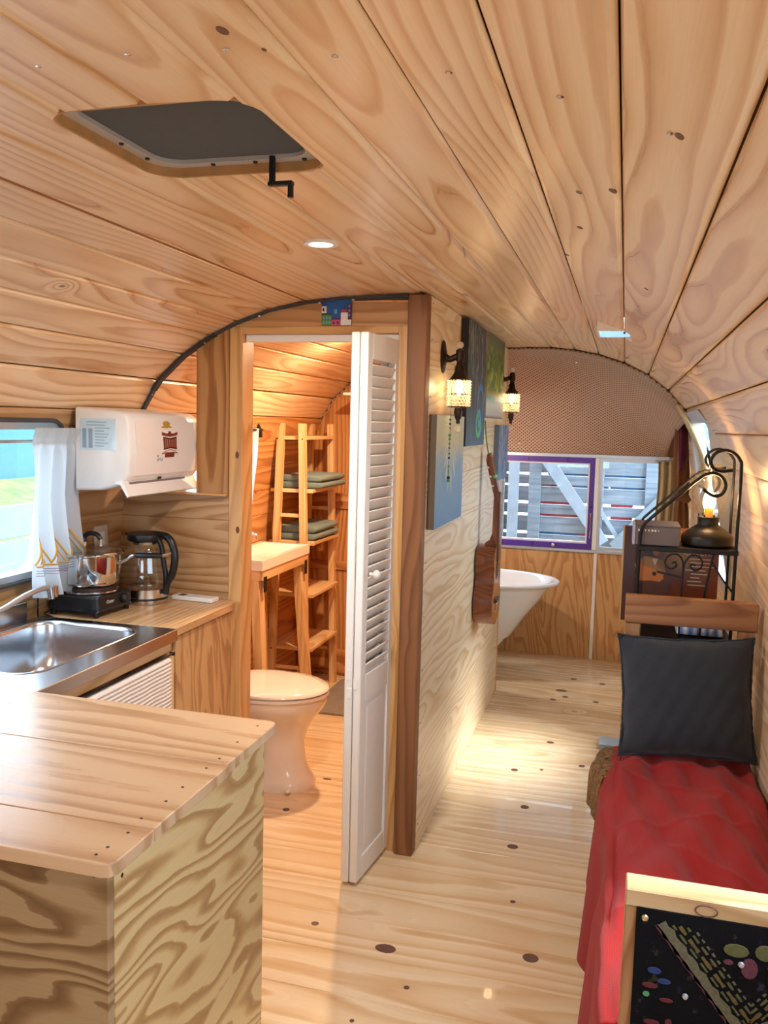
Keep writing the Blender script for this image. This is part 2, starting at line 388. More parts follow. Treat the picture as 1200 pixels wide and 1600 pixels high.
def board(parent, L, Wd, T, loc, xd, yd, mat, name='board', ch=.005):
    """one plank: local X along, Y across, Z through; chamfered long edges"""
    key = (round(L, 3), round(Wd, 4), round(T, 3), mat, ch)
    if key not in BC:
        h, w = T/2, Wd/2
        sec = [(-w, -h+ch), (-w+ch, -h), (w-ch, -h), (w, -h+ch), (w, h-ch), (w-ch, h), (-w+ch, h), (-w, h-ch)]
        mb = MB().prism(sec, -L/2, L/2, 'YZX')
        me = bpy.data.meshes.new(name); me.from_pydata(mb.v, [], mb.f); me.update(); me.materials.append(M[mat]); BC[key] = me
    o = bpy.data.objects.new(name, BC[key]); COL.objects.link(o)
    x = V3(xd).normalized(); y = V3(yd).normalized(); z = x.cross(y)
    m = Matrix((x, y, z)).transposed().to_4x4(); m.translation = V3(loc)-(ORG.get(parent.name, Vector()) if parent else Vector())
    o.parent = parent; o.matrix_local = m; ORG[o.name] = V3(loc)
    return o
def cut(objs, cutter):
    """saw an opening through finished boards, then throw the cutter away"""
    for o in objs:
        md = o.modifiers.new('opening', 'BOOLEAN'); md.object = cutter; md.operation = 'DIFFERENCE'; md.solver = 'EXACT'
    bpy.context.view_layer.update(); dg = bpy.context.evaluated_depsgraph_get()
    for o in objs:
        me = bpy.data.meshes.new_from_object(o.evaluated_get(dg)); o.modifiers.clear()
        if len(me.polygons) == 0: bpy.data.objects.remove(o); continue
        o.data = me
    bpy.data.objects.remove(cutter)
def text(name, body, size, mat, parent, loc, xd, yd, align='CENTER', depth=.0006, shear=0):
    cu = bpy.data.curves.new(name, 'FONT'); cu.body = body; cu.size = size; cu.align_x = align; cu.align_y = 'CENTER'; cu.extrude = depth; cu.shear = shear; cu.resolution_u = 3
    t = bpy.data.objects.new(name, cu); COL.objects.link(t); bpy.context.view_layer.update()
    me = bpy.data.meshes.new_from_object(t.evaluated_get(bpy.context.evaluated_depsgraph_get())); bpy.data.objects.remove(t)
    me.materials.clear(); me.materials.append(M[mat] if isinstance(mat, str) else mat)
    o = bpy.data.objects.new(name, me); COL.objects.link(o)
    x = V3(xd).normalized(); y = V3(yd).normalized(); z = x.cross(y)
    m = Matrix((x, y, z)).transposed().to_4x4(); m.translation = V3(loc)-(ORG.get(parent.name, Vector()) if parent else Vector())
    o.matrix_local = m; o.parent = parent; ORG[o.name] = V3(loc)
    return o
def spiral(c, r0, r1, a0, a1, n, u, v):
    c, u, v = V3(c), V3(u), V3(v); P = []
    for i in range(n+1):
        t = i/n; a = math.radians(a0+(a1-a0)*t); r = r0+(r1-r0)*t; P.append(c+u*(r*math.cos(a))+v*(r*math.sin(a)))
    return P
def smoothpath(pts, n=6):
    P = [V3(p) for p in pts]; P = [P[0]*2-P[1]]+P+[P[-1]*2-P[-2]]; out = []
    for i in range(1, len(P)-2):
        for k in range(n):
            t = k/n; a, b, c, d = P[i-1], P[i], P[i+1], P[i+2]
            out.append(.5*((2*b)+(c-a)*t+(2*a-5*b+4*c-d)*t*t+(3*b-a-3*c+d)*t**3))
    return out+[P[-2]]
def disc(mb, c, r, n, u, v):
    c, u, v = V3(c), V3(u), V3(v)
    return mb.add([c+u*(r*math.cos(2*PI*k/n))+v*(r*math.sin(2*PI*k/n)) for k in range(n)], [tuple(range(n))])

# ---------------------------------------------------------------- trailer section
XC = -.70
PROF = [(1.93, 0), (1.927, .15), (1.917, .31), (1.887, .49), (1.842, .63), (1.805, .71), (1.749, .81), (1.692, .88), (1.623, .95), (1.541, 1.0),
        (1.4, 1.05), (1.25, 1.08), (1.0, 1.105), (.8, 1.11), (.4, 1.10), (0, 1.08)]
def lerp(x, xs, ys):
    if x <= xs[0]: return ys[0]
    for i in range(1, len(xs)):
        if x <= xs[i]: t = (x-xs[i-1])/(xs[i]-xs[i-1]); return ys[i-1]+(ys[i]-ys[i-1])*t
    return ys[-1]
PZ_, PH_ = [p[0] for p in PROF][::-1], [p[1] for p in PROF][::-1]
def halfw(z): return lerp(z, PZ_, PH_)
def ceil_z(x): return lerp(abs(x-XC), [p[1] for p in PROF[:13]], [p[0] for p in PROF[:13]])
def wl(z): return XC-halfw(z)      # left wall
HR_ = [(0, 1.09), (.4, 1.11), (.8, 1.12), (1.0, 1.12), (1.25, 1.11), (1.4, 1.075), (1.491, 1.030), (1.541, 1.005), (1.623, .95)]
def wr(z): return XC+(lerp(z, [a for a, b in HR_], [b for a, b in HR_]) if z < 1.6 else halfw(z))      # right wall, a little fuller
Y0, YA, YE = -1.1, 4.80, 5.72      # front wall, inner arch, end wall
# ================================================================ STRUCTURE
def yend(x): return lerp(x, [-.6, .05], [4.78, 4.30])
floor = struct(bx('floor', (-1.80, Y0, -.06), (.40, YE+.02, -.021), 'groove'))
k = 0; y = 2.74-.175*22
while y < YE:
    a, b = max(y, Y0), min(y+.175, YE)
    if b-a > .02: board(floor, 2.20, b-a-.0008, .02, (-.70, (a+b)/2, -.01), (1, 0, 0), (0, 1, 0), 'floor', 'plank', .0012)
    y += .175
FK = [(-0.589, 2.27, 0.031, 0.021), (-0.184, 2.353, 0.023, 0.021), (-0.315, 2.994, 0.02, 0.018), (-0.824, 2.325, 0.012, 0.011), (-0.31, 3.336, 0.017, 0.018), (-0.269, 2.631, 0.009, 0.009), (-0.395, 3.698, 0.016, 0.016), (-0.281, 3.737, 0.008, 0.010), (-0.113, 3.84, 0.014, 0.015), (-0.272, 4.09, 0.018, 0.016), (-0.281, 4.946, 0.032, 0.024), (-0.227, 5.205, 0.019, 0.020),
      (-0.251, 4.833, 0.017, 0.018), (-0.313, 4.762, 0.017, 0.018), (-0.057, 5.159, 0.018, 0.018), (-0.083, 4.799, 0.017, 0.018), (-0.489, 2.12, 0.008, 0.008), (-1.195, 3.013, 0.014, 0.015), (-1.141, 3.339, 0.02, 0.009), (-0.589, 1.953, 0.006, 0.007)]
M['knot'] = plain('wood_knot', rgb(112, 76, 56), .5, var=.5, scale=160)
for (x, y, a, b) in FK: MB().lathe([(1, -.002), (1, .0003), (.7, .0005), (0, .0005)], (x, y, 0), 14, sx=a, sy=b).build('knot', 'knot', floor)
SEAM = [(-1.708, 1.518), (-1.638, 1.635), (-1.537, 1.727), (-1.43, 1.794), (-1.328, 1.842), (-1.205, 1.884), (-1.075, 1.909), (-.925, 1.922), (-.797, 1.928),
        (-.666, 1.930), (-.53, 1.926), (-.397, 1.917), (-.27, 1.897), (-.149, 1.868), (-.025, 1.821), (.087, 1.762), (.183, 1.689), (.264, 1.599), (.330, 1.491)]
ceiling = struct(thing('ceiling', None, None))
CB = []
for (a, b) in zip(SEAM[:-1], SEAM[1:]):
    p, q = Vector((a[0], 0, a[1])), Vector((b[0], 0, b[1])); d = q-p; mid = (p+q)/2
    nrm = Vector((0, 1, 0)).cross(d.normalized())          # points into the room
    ye = yend(mid.x)
    CB.append(board(ceiling, ye-Y0, d.length-.0014, .016, mid-nrm*.008+Vector((0, (ye+Y0)/2, 0)), (0, 1, 0), d, 'ceil', 'ceiling_board', .0075))
wall_left = struct(thing('wall_left', None, None)); wall_right = struct(thing('wall_right', None, None))
LZ = [1.518, 1.395, 1.268, 1.14, 1.012, .875, .75, .625, .50, .375, .25, .125, 0]
LB = []
for a, b in zip(LZ[:-1], LZ[1:]):
    p, q = Vector((wl(b), 0, b)), Vector((wl(a), 0, a)); d = q-p; mid = (p+q)/2; nrm = Vector((0, 1, 0)).cross(d.normalized())
    for (y0, y1, mt) in ((Y0, 2.85, 'wallpine'), (2.85, YE, 'bathpine_lit')):
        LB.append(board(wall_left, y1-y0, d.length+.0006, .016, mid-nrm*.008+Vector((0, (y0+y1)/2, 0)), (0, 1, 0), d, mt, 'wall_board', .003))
RZ = [1.491, 1.368, 1.24, 1.11, .98, .85, .72, .59, .46, .33, .2, .0]
RB = []
for i, (a, b) in enumerate(zip(RZ[:-1], RZ[1:])):
    p, q = Vector((wr(a), 0, a)), Vector((wr(b), 0, b)); d = q-p; mid = (p+q)/2; nrm = Vector((0, 1, 0)).cross(d.normalized())
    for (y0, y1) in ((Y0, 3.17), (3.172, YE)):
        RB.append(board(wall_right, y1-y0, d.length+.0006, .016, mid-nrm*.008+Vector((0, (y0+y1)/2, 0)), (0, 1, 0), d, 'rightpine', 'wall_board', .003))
WIN = dict(kitchen=(1.15, 2.405, .975, 1.488), bath=(3.25, 3.93, 1.02, 1.47), side=(3.56, 4.56, .86, 1.585), bed=(.35, 1.85, .86, 1.46))
def side_cutter(key, sgn, r=.09):
    y0, y1, z0, z1 = WIN[key]; x = (-2.05, -1.55) if sgn < 0 else (.15, .70)
    return MB().prism(rrect(y0, y1, z0, z1, r), x[0], x[1], 'YZX').build('cutter', 'groove', origin=(0, 0, 0))
cut([o for o in LB if o.location.z < 1.5 and o.location.z > .85], side_cutter('kitchen', -1))
LB = [o for o in bpy.data.objects if o.name.startswith('wall_board') and o.parent == wall_left]
cut([o for o in LB if o.location.z < 1.5 and o.location.z > .85 and o.location.y > 2.9], side_cutter('bath', -1))
cut([o for o in RB if .8 < o.location.z < 1.5 and o.location.y < 3], side_cutter('bed', 1))
RB = [o for o in bpy.data.objects if o.name.startswith('wall_board') and o.parent == wall_right]
cut([o for o in RB if .8 < o.location.z < 1.5 and o.location.y > 3]+[CB[-1]], side_cutter('side', 1, .06))
# ceiling openings: roof vent and little skylight
VX0, VX1, VY0, VY1 = -.835, -.505, 1.105, 1.445
cut(CB[7:12], MB().prism(rrect(VX0, VX1, VY0, VY1, .055), 1.80, 2.05, 'XYZ').build('cutter', 'groove', origin=(0, 0, 0)))
cut(CB[13:16], MB().prism([(-.108, 2.96), (.004, 2.975), (.004, 3.17), (-.108, 3.17)], 1.70, 2.0, 'XYZ').build('cutter', 'groove', origin=(0, 0, 0)))
# outer skin with the same openings
def skin():
    zs = sorted(set([0, .4, .86, .975, 1.02, 1.25, 1.4, 1.46, 1.47, 1.488, 1.541, 1.585, 1.623, 1.692, 1.749, 1.805, 1.842, 1.887, 1.917]))
    left = [(XC-halfw(z)-.03, z) for z in zs]; right = [(wr(z)+.03, z) for z in zs][::-1]
    top = [(-.835, 1.96), (-.70, 1.965), (-.505, 1.96)]
    topr = [(-.30, 1.945), (-.12, 1.905), (.006, 1.85)]
    pr = left+top+topr[:1]+topr[1:]+[p for p in right if p[0] > .06]
    ys = sorted(set([Y0, .35, 1.105, 1.15, 1.445, 1.85, 2.405, 2.96, 3.17, 3.25, 3.56, 3.93, 4.56, YE]))
    mb = MB()
    for (x, z) in pr:
        for y in ys: mb.v.append((x, y, z))
    n = len(ys)
    for i in range(len(pr)-1):
        xm, zm = (pr[i][0]+pr[i+1][0])/2, (pr[i][1]+pr[i+1][1])/2
        for j in range(n-1):
            ym = (ys[j]+ys[j+1])/2; hole = False
            for k, sg in (('kitchen', -1), ('bath', -1), ('side', 1), ('bed', 1)):
                w = WIN[k]
                if w[0] < ym < w[1] and w[2] < zm < w[3] and (xm-XC)*sg > 0: hole = True
            if VY0 < ym < VY1 and VX0 < xm < VX1 and zm > 1.9: hole = True
            if 2.96 < ym < 3.17 and -.121 < xm < .007: hole = True
            if not hole: mb.f.append((i*n+j, (i+1)*n+j, (i+1)*n+j+1, i*n+j+1))
    return mb.build('wall_shell', 'groove', origin=(0, 0, 0), smooth=False)
struct(skin())
# front wall behind the photographer, with the big front window
mb = MB().ring([(-1.84, 0), (.44, 0), (.44, 1.55), (-.1, 1.98), (-1.3, 1.98), (-1.84, 1.55)], [(-1.20, .95), (-.2, .95), (-.2, 1.40), (-.28, 1.5), (-1.12, 1.5), (-1.20, 1.40)], Y0-.05, Y0, 'XZY')
wf = struct(mb.build('wall_front', 'rightpine'))
w6 = struct(thing('window_6', None, None)); bx('pane', (-1.21, Y0-.03, .94), (-.19, Y0-.025, 1.51), 'glass', w6, 0)

# daylight portals in the window openings (sampling guides only, they give no light of their own)
def portal(loc, sx, sy, nrm):
    l = bpy.data.lights.new('daylight_portal', 'AREA'); l.shape = 'RECTANGLE'; l.size = sx; l.size_y = sy; l.cycles.is_portal = True
    o = bpy.data.objects.new('daylight_portal', l); COL.objects.link(o); o.location = loc
    o.rotation_euler = Vector(nrm).to_track_quat('-Z', 'Y').to_euler()
for k, sg in (('kitchen', -1), ('bath', -1), ('side', 1), ('bed', 1)):
    w = WIN[k]; portal((-1.86 if sg < 0 else .48, (w[0]+w[1])/2, (w[2]+w[3])/2), w[1]-w[0]+.1, w[3]-w[2]+.2, (-sg, 0, 0))
portal((-.70, Y0-.06, 1.225), 1.05, .6, (0, 1, 0)); portal((-.40, 5.78, 1.02), 1.45, .65, (0, -1, 0))
# ---- partition between kitchen and bathroom
part = struct(thing('wall_partition', None, None))
PZs = [1.228, 1.139, 1.012, .875, .75, .60, .45, .30, .15, 0]
for a, b in zip(PZs[:-1], PZs[1:]):
    board(part, .455, a-b-.0006, .018, (-1.585, 2.839, (a+b)/2), (1, 0, 0), (0, 0, 1), 'wallpine', 'partition_board', .002)
MB().prism([(-1.484, 1.229), (-1.359, 1.229), (-1.359, 1.826), (-1.42, 1.797), (-1.484, 1.758)], 2.822, 2.842, 'XZY').build('upright_board', 'vertpine', part)
MB().prism([(-1.358, 1.826), (-.712, 1.826), (-.712, 1.902), (-.93, 1.906), (-.99, 1.914), (-1.1, 1.902), (-1.2, 1.880), (-1.30, 1.850), (-1.358, 1.830)], 2.828, 2.846, 'XZY').build('header_board', wood('header_pine', rgb(204, 156, 106), rgb(188, 136, 86), rgb(160, 108, 62), axis='XZY', freq=40, knots=.75, rough=.5), part)
bx('stud', (-1.36, 2.846, 0), (-1.312, 2.90, 1.82), 'jamb', part)
bx('sill_strip', (-1.79, 2.80, 1.2285), (-1.36, 2.848, 1.236), 'jambx', part)
rib = MB(); P = []
xs = [-1.705+i*(.995/40) for i in range(41)]
def ribz(x): return lerp(x, [s[0] for s in SEAM], [s[1] for s in SEAM])
for x in xs: P.append(Vector((x, 2.815, ribz(x)-.004)))
def strip(P, y0, y1, h):
    mb = MB(); n = len(P)
    for i, p in enumerate(P):
        a = P[max(0, i-1)]; b = P[min(n-1, i+1)]; t = (b-a).normalized(); nn = Vector((t.z, 0, -t.x))
        for (y, d) in ((y0, 0), (y1, 0), (y1, h(i)), (y0, h(i))): q = p+nn*d; mb.v.append((q.x, y, q.z))
    for i in range(n-1):
        for k in range(4): mb.f.append((i*4+k, i*4+(k+1) % 4, (i+1)*4+(k+1) % 4, (i+1)*4+k))
    mb.f += [(0, 1, 2, 3), tuple((n-1)*4+k for k in (3, 2, 1, 0))]
    return mb
strip(P, 2.805, 2.826, lambda i: .006+.004*math.exp(-((i-4)/5)**2)+.003*(i > 33)).build('arch_seal', 'rubber', part)
strip(P[2:13], 2.80, 2.83, lambda i: .010).build('foam_strip', plain('dark_foam', rgb(58, 52, 48), .9), part)
strip(P[28:41], 2.824, 2.846, lambda i: .005+.010*i/12).build('foam_strip', M['rubber'], part)
for x in (-1.66, -1.45, -1.24, -1.02, -.9): 
    MB().lathe([(.006, 0), (.006, .004), (.003, .006)], (x, 2.812, ribz(x)-.016), 8).build('bolt', 'alu', part)
post = struct(bx('trim_1', (-.710, 2.806, 0), (-.6435, 2.862, 1.925), 'post', ch=.004)); 

# ---- bathroom side wall facing the aisle
wb = struct(thing('wall_bath', None, None))
z = 0; hs = [.17, .19, .19, .19, .19, .19, .19, .19, .19, .19, .05]
for h in hs:
    h2 = min(h, 1.928-z)
    if h2 > .01: board(wb, 4.80-2.862, h2-.0006, .018, (-.652, (4.80+2.862)/2, z+h2/2), (0, 1, 0), (0, 0, 1), 'palewall', 'wall_board', .0012)
    for yy in (2.885, 4.77):
        MB().lathe([(.003, 0), (.0022, .0012)], (-.643, yy, z+h*.5), 8, 'X').build('nail', 'iron', wb)
    z += h
bx('inner_lining', (-.705, 2.862, 0), (-.661, 4.80, 1.925), 'bathpine_lit', wb, 0)
struct(bx('trim_2', (-.705, 4.80, 0), (-.640, 4.822, 1.925), 'jamb'))
# ---- bathroom back wall: upright boards under the arch
bb = struct(thing('wall_bath_back', None, None))
x = -1.80
while x < -.71:
    x1 = min(x+.14, -.706)
    zt = lambda q: min(ribz(max(q, -1.708))-.004, 1.92) if q > -1.708 else 1.51
    MB().prism([(x+.0006, 0), (x1-.0006, 0), (x1-.0006, zt(x1)), ((x+x1)/2, zt((x+x1)/2)), (x+.0006, zt(x))], 4.782, 4.80, 'XZY').build('upright_board', 'bathvert_lit', bb)
    x = x1
bx('rail', (-1.79, 4.768, 1.00), (-.72, 4.784, 1.09), 'bathpine_lit', bb)
bx('rail', (-1.79, 4.768, .64), (-.72, 4.784, .69), 'bathpine_lit', bb)
bx('rail', (-1.79, 4.768, .02), (-.72, 4.784, .16), 'bathpine_lit', bb)

# ---- end wall of the trailer with its windows
ew = struct(thing('wall_end', None, None))
bx('lower_panel', (-1.82, 5.712, 0), (-.158, 5.735, .700), 'plyend', ew, 0)
bx('lower_panel', (-.137, 5.712, 0), (.43, 5.735, .700), 'plyend', ew, 0)
bx('joint_strip', (-.158, 5.705, 0), (-.137, 5.73, .705), 'whitepaint', ew, .002)
bx('upper_panel', (-1.85, 5.74, 1.335), (.46, 5.77, 1.98), 'groove', ew, 0)
bx('side_panel', (-1.85, 5.74, .70), (-1.10, 5.77, 1.34), 'bathpine_lit', ew, 0)
bx('side_panel', (.262, 5.74, .70), (.46, 5.77, 1.34), 'rightpine', ew, 0)
bx('window_sill', (-1.10, 5.70, .700), (.27, 5.76, .722), 'alu', ew, .003)
bx('head_rail', (-1.10, 5.695, 1.315), (.27, 5.76, 1.338), 'alu', ew, .003)
w1 = struct(thing('window_1', None, None))
fr = MB().ring([(-1.08, .722), (-.176, .722), (-.176, 1.314), (-1.08, 1.314)], [(-1.045, .758), (-.208, .758), (-.208, 1.280), (-1.045, 1.280)], 5.70, 5.725, 'XZY').build('window_frame', 'purple', w1)
MB().ring([(-1.045, .758), (-.208, .758), (-.208, 1.280), (-1.045, 1.280)], [(-1.035, .770), (-.219, .770), (-.219, 1.270), (-1.035, 1.270)], 5.712, 5.735, 'XZY').build('glazing_bead', 'whitepaint', w1)
bx('pane', (-1.04, 5.722, .764), (-.213, 5.726, 1.275), 'glass', w1, 0)
for (x, z) in ((-.75, .74), (-.55, .74), (-.35, .74), (-.192, .80), (-.192, 1.0), (-.192, 1.2), (-.35, 1.297), (-.6, 1.297), (-.75, 1.297)):
    MB().lathe([(.005, 0), (.003, .003)], (x, 5.70, z), 8, 'Y').xf(Matrix.Translation((0, 0, 0))).build('screw', 'alu', w1)
MB().lathe([(.012, 0), (.012, -.012), (.006, -.016)], (-.42, 5.70, .742), 12, 'Y').build('latch', 'chrome', w1)
MB().tube([(-.190, 5.694, .80), (-.190, 5.688, .83), (-.190, 5.688, .93), (-.190, 5.694, .96)], .004).build('handle', 'chrome', w1)
w2 = struct(thing('window_2', None, None))
bx('mullion', (-.174, 5.70, .722), (-.150, 5.74, 1.315), 'whitepaint', w2)
MB().ring([(-.150, .722), (.262, .722), (.262, 1.314), (-.150, 1.314)], [(-.128, .742), (.24, .742), (.24, 1.292), (-.128, 1.292)], 5.71, 5.74, 'XZY').build('window_frame', 'alu', w2)
bx('pane', (-.135, 5.722, .735), (.247, 5.726, 1.30), 'glass', w2, 0)
# side windows: curved frames following the wall
def side_window(name, key, sgn, fw, mat, r):
    y0, y1, z0, z1 = WIN[key]; o = struct(thing(name, None, None))
    out, inn = rrect(y0-.001, y1+.001, z0-.001, z1+.001, r), rrect(y0+fw, y1-fw, z0+fw, z1-fw, max(r-fw, .02))
    fx = lambda zz, d: (wl(zz)-d) if sgn < 0 else (wr(zz)+d)
    mb = MB(); n = len(out)
    for d in (-.010, .05):
        for pl in (out, inn):
            for (a, b) in pl: mb.v.append((fx(b, d), a, b))
    for k in range(n):
        j = (k+1) % n
        mb.f += [(k, n+k, n+j, j), (2*n+k, 2*n+j, 3*n+j, 3*n+k), (k, j, 2*n+j, 2*n+k), (n+k, 3*n+k, 3*n+j, n+j)]
    mb.build('window_frame', mat, o)
    def gl(u, v):
        zz = z0+fw*.5+(z1-z0-fw)*v; return (fx(zz, .03), y0+fw*.5+(y1-y0-fw)*u, zz)
    MB().sheet(gl, 1, 8).build('pane', 'glass', o, thick=.004)
    return o
w3 = side_window('window_3', 'kitchen', -1, .032, 'alu', .09)
def gasket(u, v): return None
y0, y1, z0, z1 = WIN['kitchen']
mb = MB(); mb.tube([(wl(b)+.012, a, b) for (a, b) in rrect(y0+.004, y1-.004, z0+.004, z1-.004, .086)], .007, 6, closed=True); mb.build('gasket', 'rubber', w3)
side_window('window_4', 'side', 1, .05, 'alu', .06)
side_window('window_5', 'bed', 1, .03, 'alu', .09)
side_window('window_7', 'bath', -1, .03, 'alu', .09)
# cream lining strip beyond the side window
def ls(u, v):
    zz = 1.63-.80*v; return (wr(zz)-.012, 4.30+.26*u, zz)
tr = MB().sheet(ls, 1, 10).build('trim_3', plain('cream_lining', rgb(222, 204, 164), .5, var=.12), thick=.012); struct(tr)
# padded fabric over the rounded end
def dome(u, v):
    x = -1.74+u*2.03
    za = ribz(x)-.004 if -1.708 < x < .318 else (1.50 if x < 0 else 1.47)
    ya = yend(x)+.0-.02; xb = -1.66+u*1.92
    s, c = math.sin(v*PI/2), math.cos(v*PI/2)
    p = Vector((x+(xb-x)*v, ya+(5.69-ya)*s, 1.338+(za-1.338)*c))
    sag = .014*math.sin(9*u+2.2*v)*math.sin(PI*v)+.012*math.sin(17*u-5*v)*math.sin(PI*v)+.010*math.sin(31*u+9*v)*(1-v)*v*4*max(0, u-.6)*2
    p += Vector((0, -.6, -.7))*(sag+.02*math.sin(PI*v)**2)
    return p
g = NT('dotted_brown_fabric'); uvn = g.sep(g.coord('UV'))
a = g.math('MULTIPLY', g.math('ADD', uvn[0], uvn[1]), 37); b = g.math('MULTIPLY', g.math('SUBTRACT', uvn[0], uvn[1]), 37)
fa = g.math('SUBTRACT', g.math('FRACT', a), .5); fb = g.math('SUBTRACT', g.math('FRACT', b), .5)
d = g.math('SQRT', g.math('ADD', g.math('MULTIPLY', fa, fa), g.math('MULTIPLY', fb, fb)))
nz = g.noise(g.coord('Object'), 60, 3)
base = g.mix(.3, rgb(190, 158, 134), g.ramp(nz, [(.3, (.7, .66, .62)), (.7, (1, 1, 1))]), 'MULTIPLY')
c = g.mix(g.ramp(d, [(.26, (1, 1, 1)), (.36, (0, 0, 0))]), base, rgb(112, 82, 66)); g.bump(nz, .25, .002)
M['dots'] = g.set(c, .95, spec=.15, sheen=.2)
o = MB().sheet(dome, 60, 30, uvs=lambda u, v: (u*2.1, v*1.15)).build('fabric_lining', 'dots', thick=.006)
tag(o, 'brown dotted fabric stretched over the rounded trailer end above the windows', 'fabric')
for (u, v) in ((.52, .93), (.66, .93), (.80, .55), (.86, .93), (.72, .20)):
    p = dome(u, v); MB().lathe([(.008, .0), (.007, -.004), (.003, -.006)], p+Vector((0, -.004, -.004)), 10, 'Y').build('button', 'chrome', o)
# ================================================================ BATHROOM DOOR
d1 = struct(thing('door_1', None, None))
bx('jamb', (-1.358, 2.826, 0), (-1.308, 2.92, 1.826), 'jamb', d1)
bx('jamb', (-.744, 2.826, 0), (-.712, 2.90, 1.826), 'jamb', d1)
bx('head_jamb', (-1.308, 2.826, 1.800), (-.744, 2.92, 1.826), 'jambx', d1)
bx('door_track', (-1.305, 2.845, 1.775), (-.746, 2.878, 1.800), 'whitepaint', d1)
bx('door_stop', (-.758, 2.850, 0), (-.744, 2.874, 1.775), 'jamb', d1)
for (x, z) in ((-1.326, 1.376), (-1.322, 1.108)):
    MB().lathe([(.008, 0), (.006, -.0006)], (x, 2.826, z), 12, 'Y', sx=1.6, sy=.9).build('knot', plain('knot_brown', rgb(110, 60, 34), .6), d1)
SLAT = {}
def leaf(hx, hy, ex, ey, full):
    w = math.hypot(ex-hx, ey-hy); H = 1.765; st = .042; t = .013
    mb = MB().box((0, -t, 0), (st, t, H), .003).box((w-st, -t, 0), (w, t, H), .003)
    for (z0, z1) in ((0, .075), (.60, .685), (1.685, H)): mb.box((st, -t, z0), (w-st, t, z1), .002)
    lf = mb.build('door_leaf', 'whitepaint', d1, origin=(0, 0, 0))
    lf.location = (hx, hy, .012); lf.rotation_euler = (0, 0, math.atan2(ey-hy, ex-hx))
    p = MB().box((st, -.006, .075), (w-st, .006, .60)); p.box((st+.022, -.0105, .10), (w-st-.022, .0105, .575), .004); p.build('raised_panel', 'whitepaint', lf)
    z = .70; i = 0
    while z < 1.68:
        m = Matrix.Rotation(math.radians(58), 4, 'X')
        if 'm' not in SLAT:
            s = MB().box((-(w-2*st)/2, -.023, -.003), ((w-2*st)/2, .023, .003), .0015).xf(m).build('slat', 'whitepaint', lf, origin=(0, 0, 0)); SLAT['m'] = s.data
        else:
            s = bpy.data.objects.new('slat', SLAT['m']); COL.objects.link(s); s.parent = lf
        s.location = (w/2, 0, z); z += .0352
    return lf, w
lfB, wB = leaf(-.752, 2.838, -.781, 2.558, True)
lfA, wA = leaf(-.783, 2.848, -.8095, 2.556, True)
MB().lathe([(.006, 0), (.006, .012), (.014, .018), (.016, .026), (.010, .034), (0, .036)], (wB-.055, .013, 1.01), 14, 'Y').build('knob', 'whitep', lfB)
for z in (.645, 1.60):
    hg = MB()
    hg.box((wB-.001, -.012, z), (wB+.002, .004, z+.035), .0005)
    hg.build('hinge', 'whitepaint', lfB); ORG['x'] = Vector()
    MB().box((wA-.001, -.004, z-.03), (wA+.002, .012, z+.004), .0005).box((wA-.001, -.004, z+.03), (wA+.002, .012, z+.064), .0005).build('hinge', 'whitepaint', lfA)

# ================================================================ OUTSIDE
g = NT('weathered_board'); o = g.sep(g.coord('Object')); nz = g.noise(g.xyz(g.math('MULTIPLY', o[0], 3), g.math('MULTIPLY', o[1], 40), g.math('MULTIPLY', o[2], 40)), 1, 4, .6)
M['weather'] = g.set(g.ramp(nz, [(.3, rgb(104, 118, 132)), (.7, rgb(150, 164, 178))]), .9)
M['weatherl'] = plain('pale_weathered_board', rgb(164, 180, 196), .9, var=.3, scale=12)
M['redpaint'] = plain('red_painted_edge', rgb(206, 70, 84), .7, var=.3); M['bluepaint'] = plain('blue_painted_edge', rgb(60, 120, 176), .7, var=.3)
M['whitebrd'] = plain('white_board', rgb(132, 146, 158), .8, var=.15, scale=8)
g = NT('meadow_grass'); nz = g.noise(g.coord('Object'), 6, 6, .65); M['grass'] = g.set(g.ramp(nz, [(.3, rgb(66, 100, 44)), (.7, rgb(112, 140, 68))]), .95)
g = NT('pale_bounce_gravel'); nz = g.noise(g.coord('Object'), 40, 5, .7); M['gravel'] = g.set(g.ramp(nz, [(.3, rgb(160, 152, 140)), (.7, rgb(206, 198, 186))]), .95)  # ground made pale so daylight bounces up to the ceiling
gr = MB().sheet(lambda u, v: (-14+28*u, -8+22*v, -.62+.02*math.sin(40*u)*math.sin(31*v)), 24, 24).build('ground', 'gravel'); tag(gr, 'gravel ground around the trailer, made pale to bounce light up inside', 'gravel', kind='stuff')
gs = MB().sheet(lambda u, v: (-6.9+3.3*u, -4+14*v, -.57+1.32*(1-u)+.02*math.sin(40*u)*math.sin(31*v)), 16, 24).build('grass_bank', 'grass'); tag(gs, 'green grassy bank behind the white board fence', 'grass', kind='stuff')
fz = [(-.55, -.3), (-.28, -.05), (-.03, .20), (.22, .46), (.48, .695), (.715, .832), (.852, .925), (.945, 1.058), (1.074, 1.145), (1.162, 1.42), (1.44, 1.75), (1.77, 2.0)]
fc = thing('plank_fence', 'weathered grey plank fence with braces outside the end windows', 'fence', (0, 6.62, 0))
for i, (a, b) in enumerate(fz):
    board(fc, 5.0, b-a, .022, (-.6, .0, (a+b)/2), (1, 0, 0), (0, 0, 1), 'weather', 'fence_plank', .003)
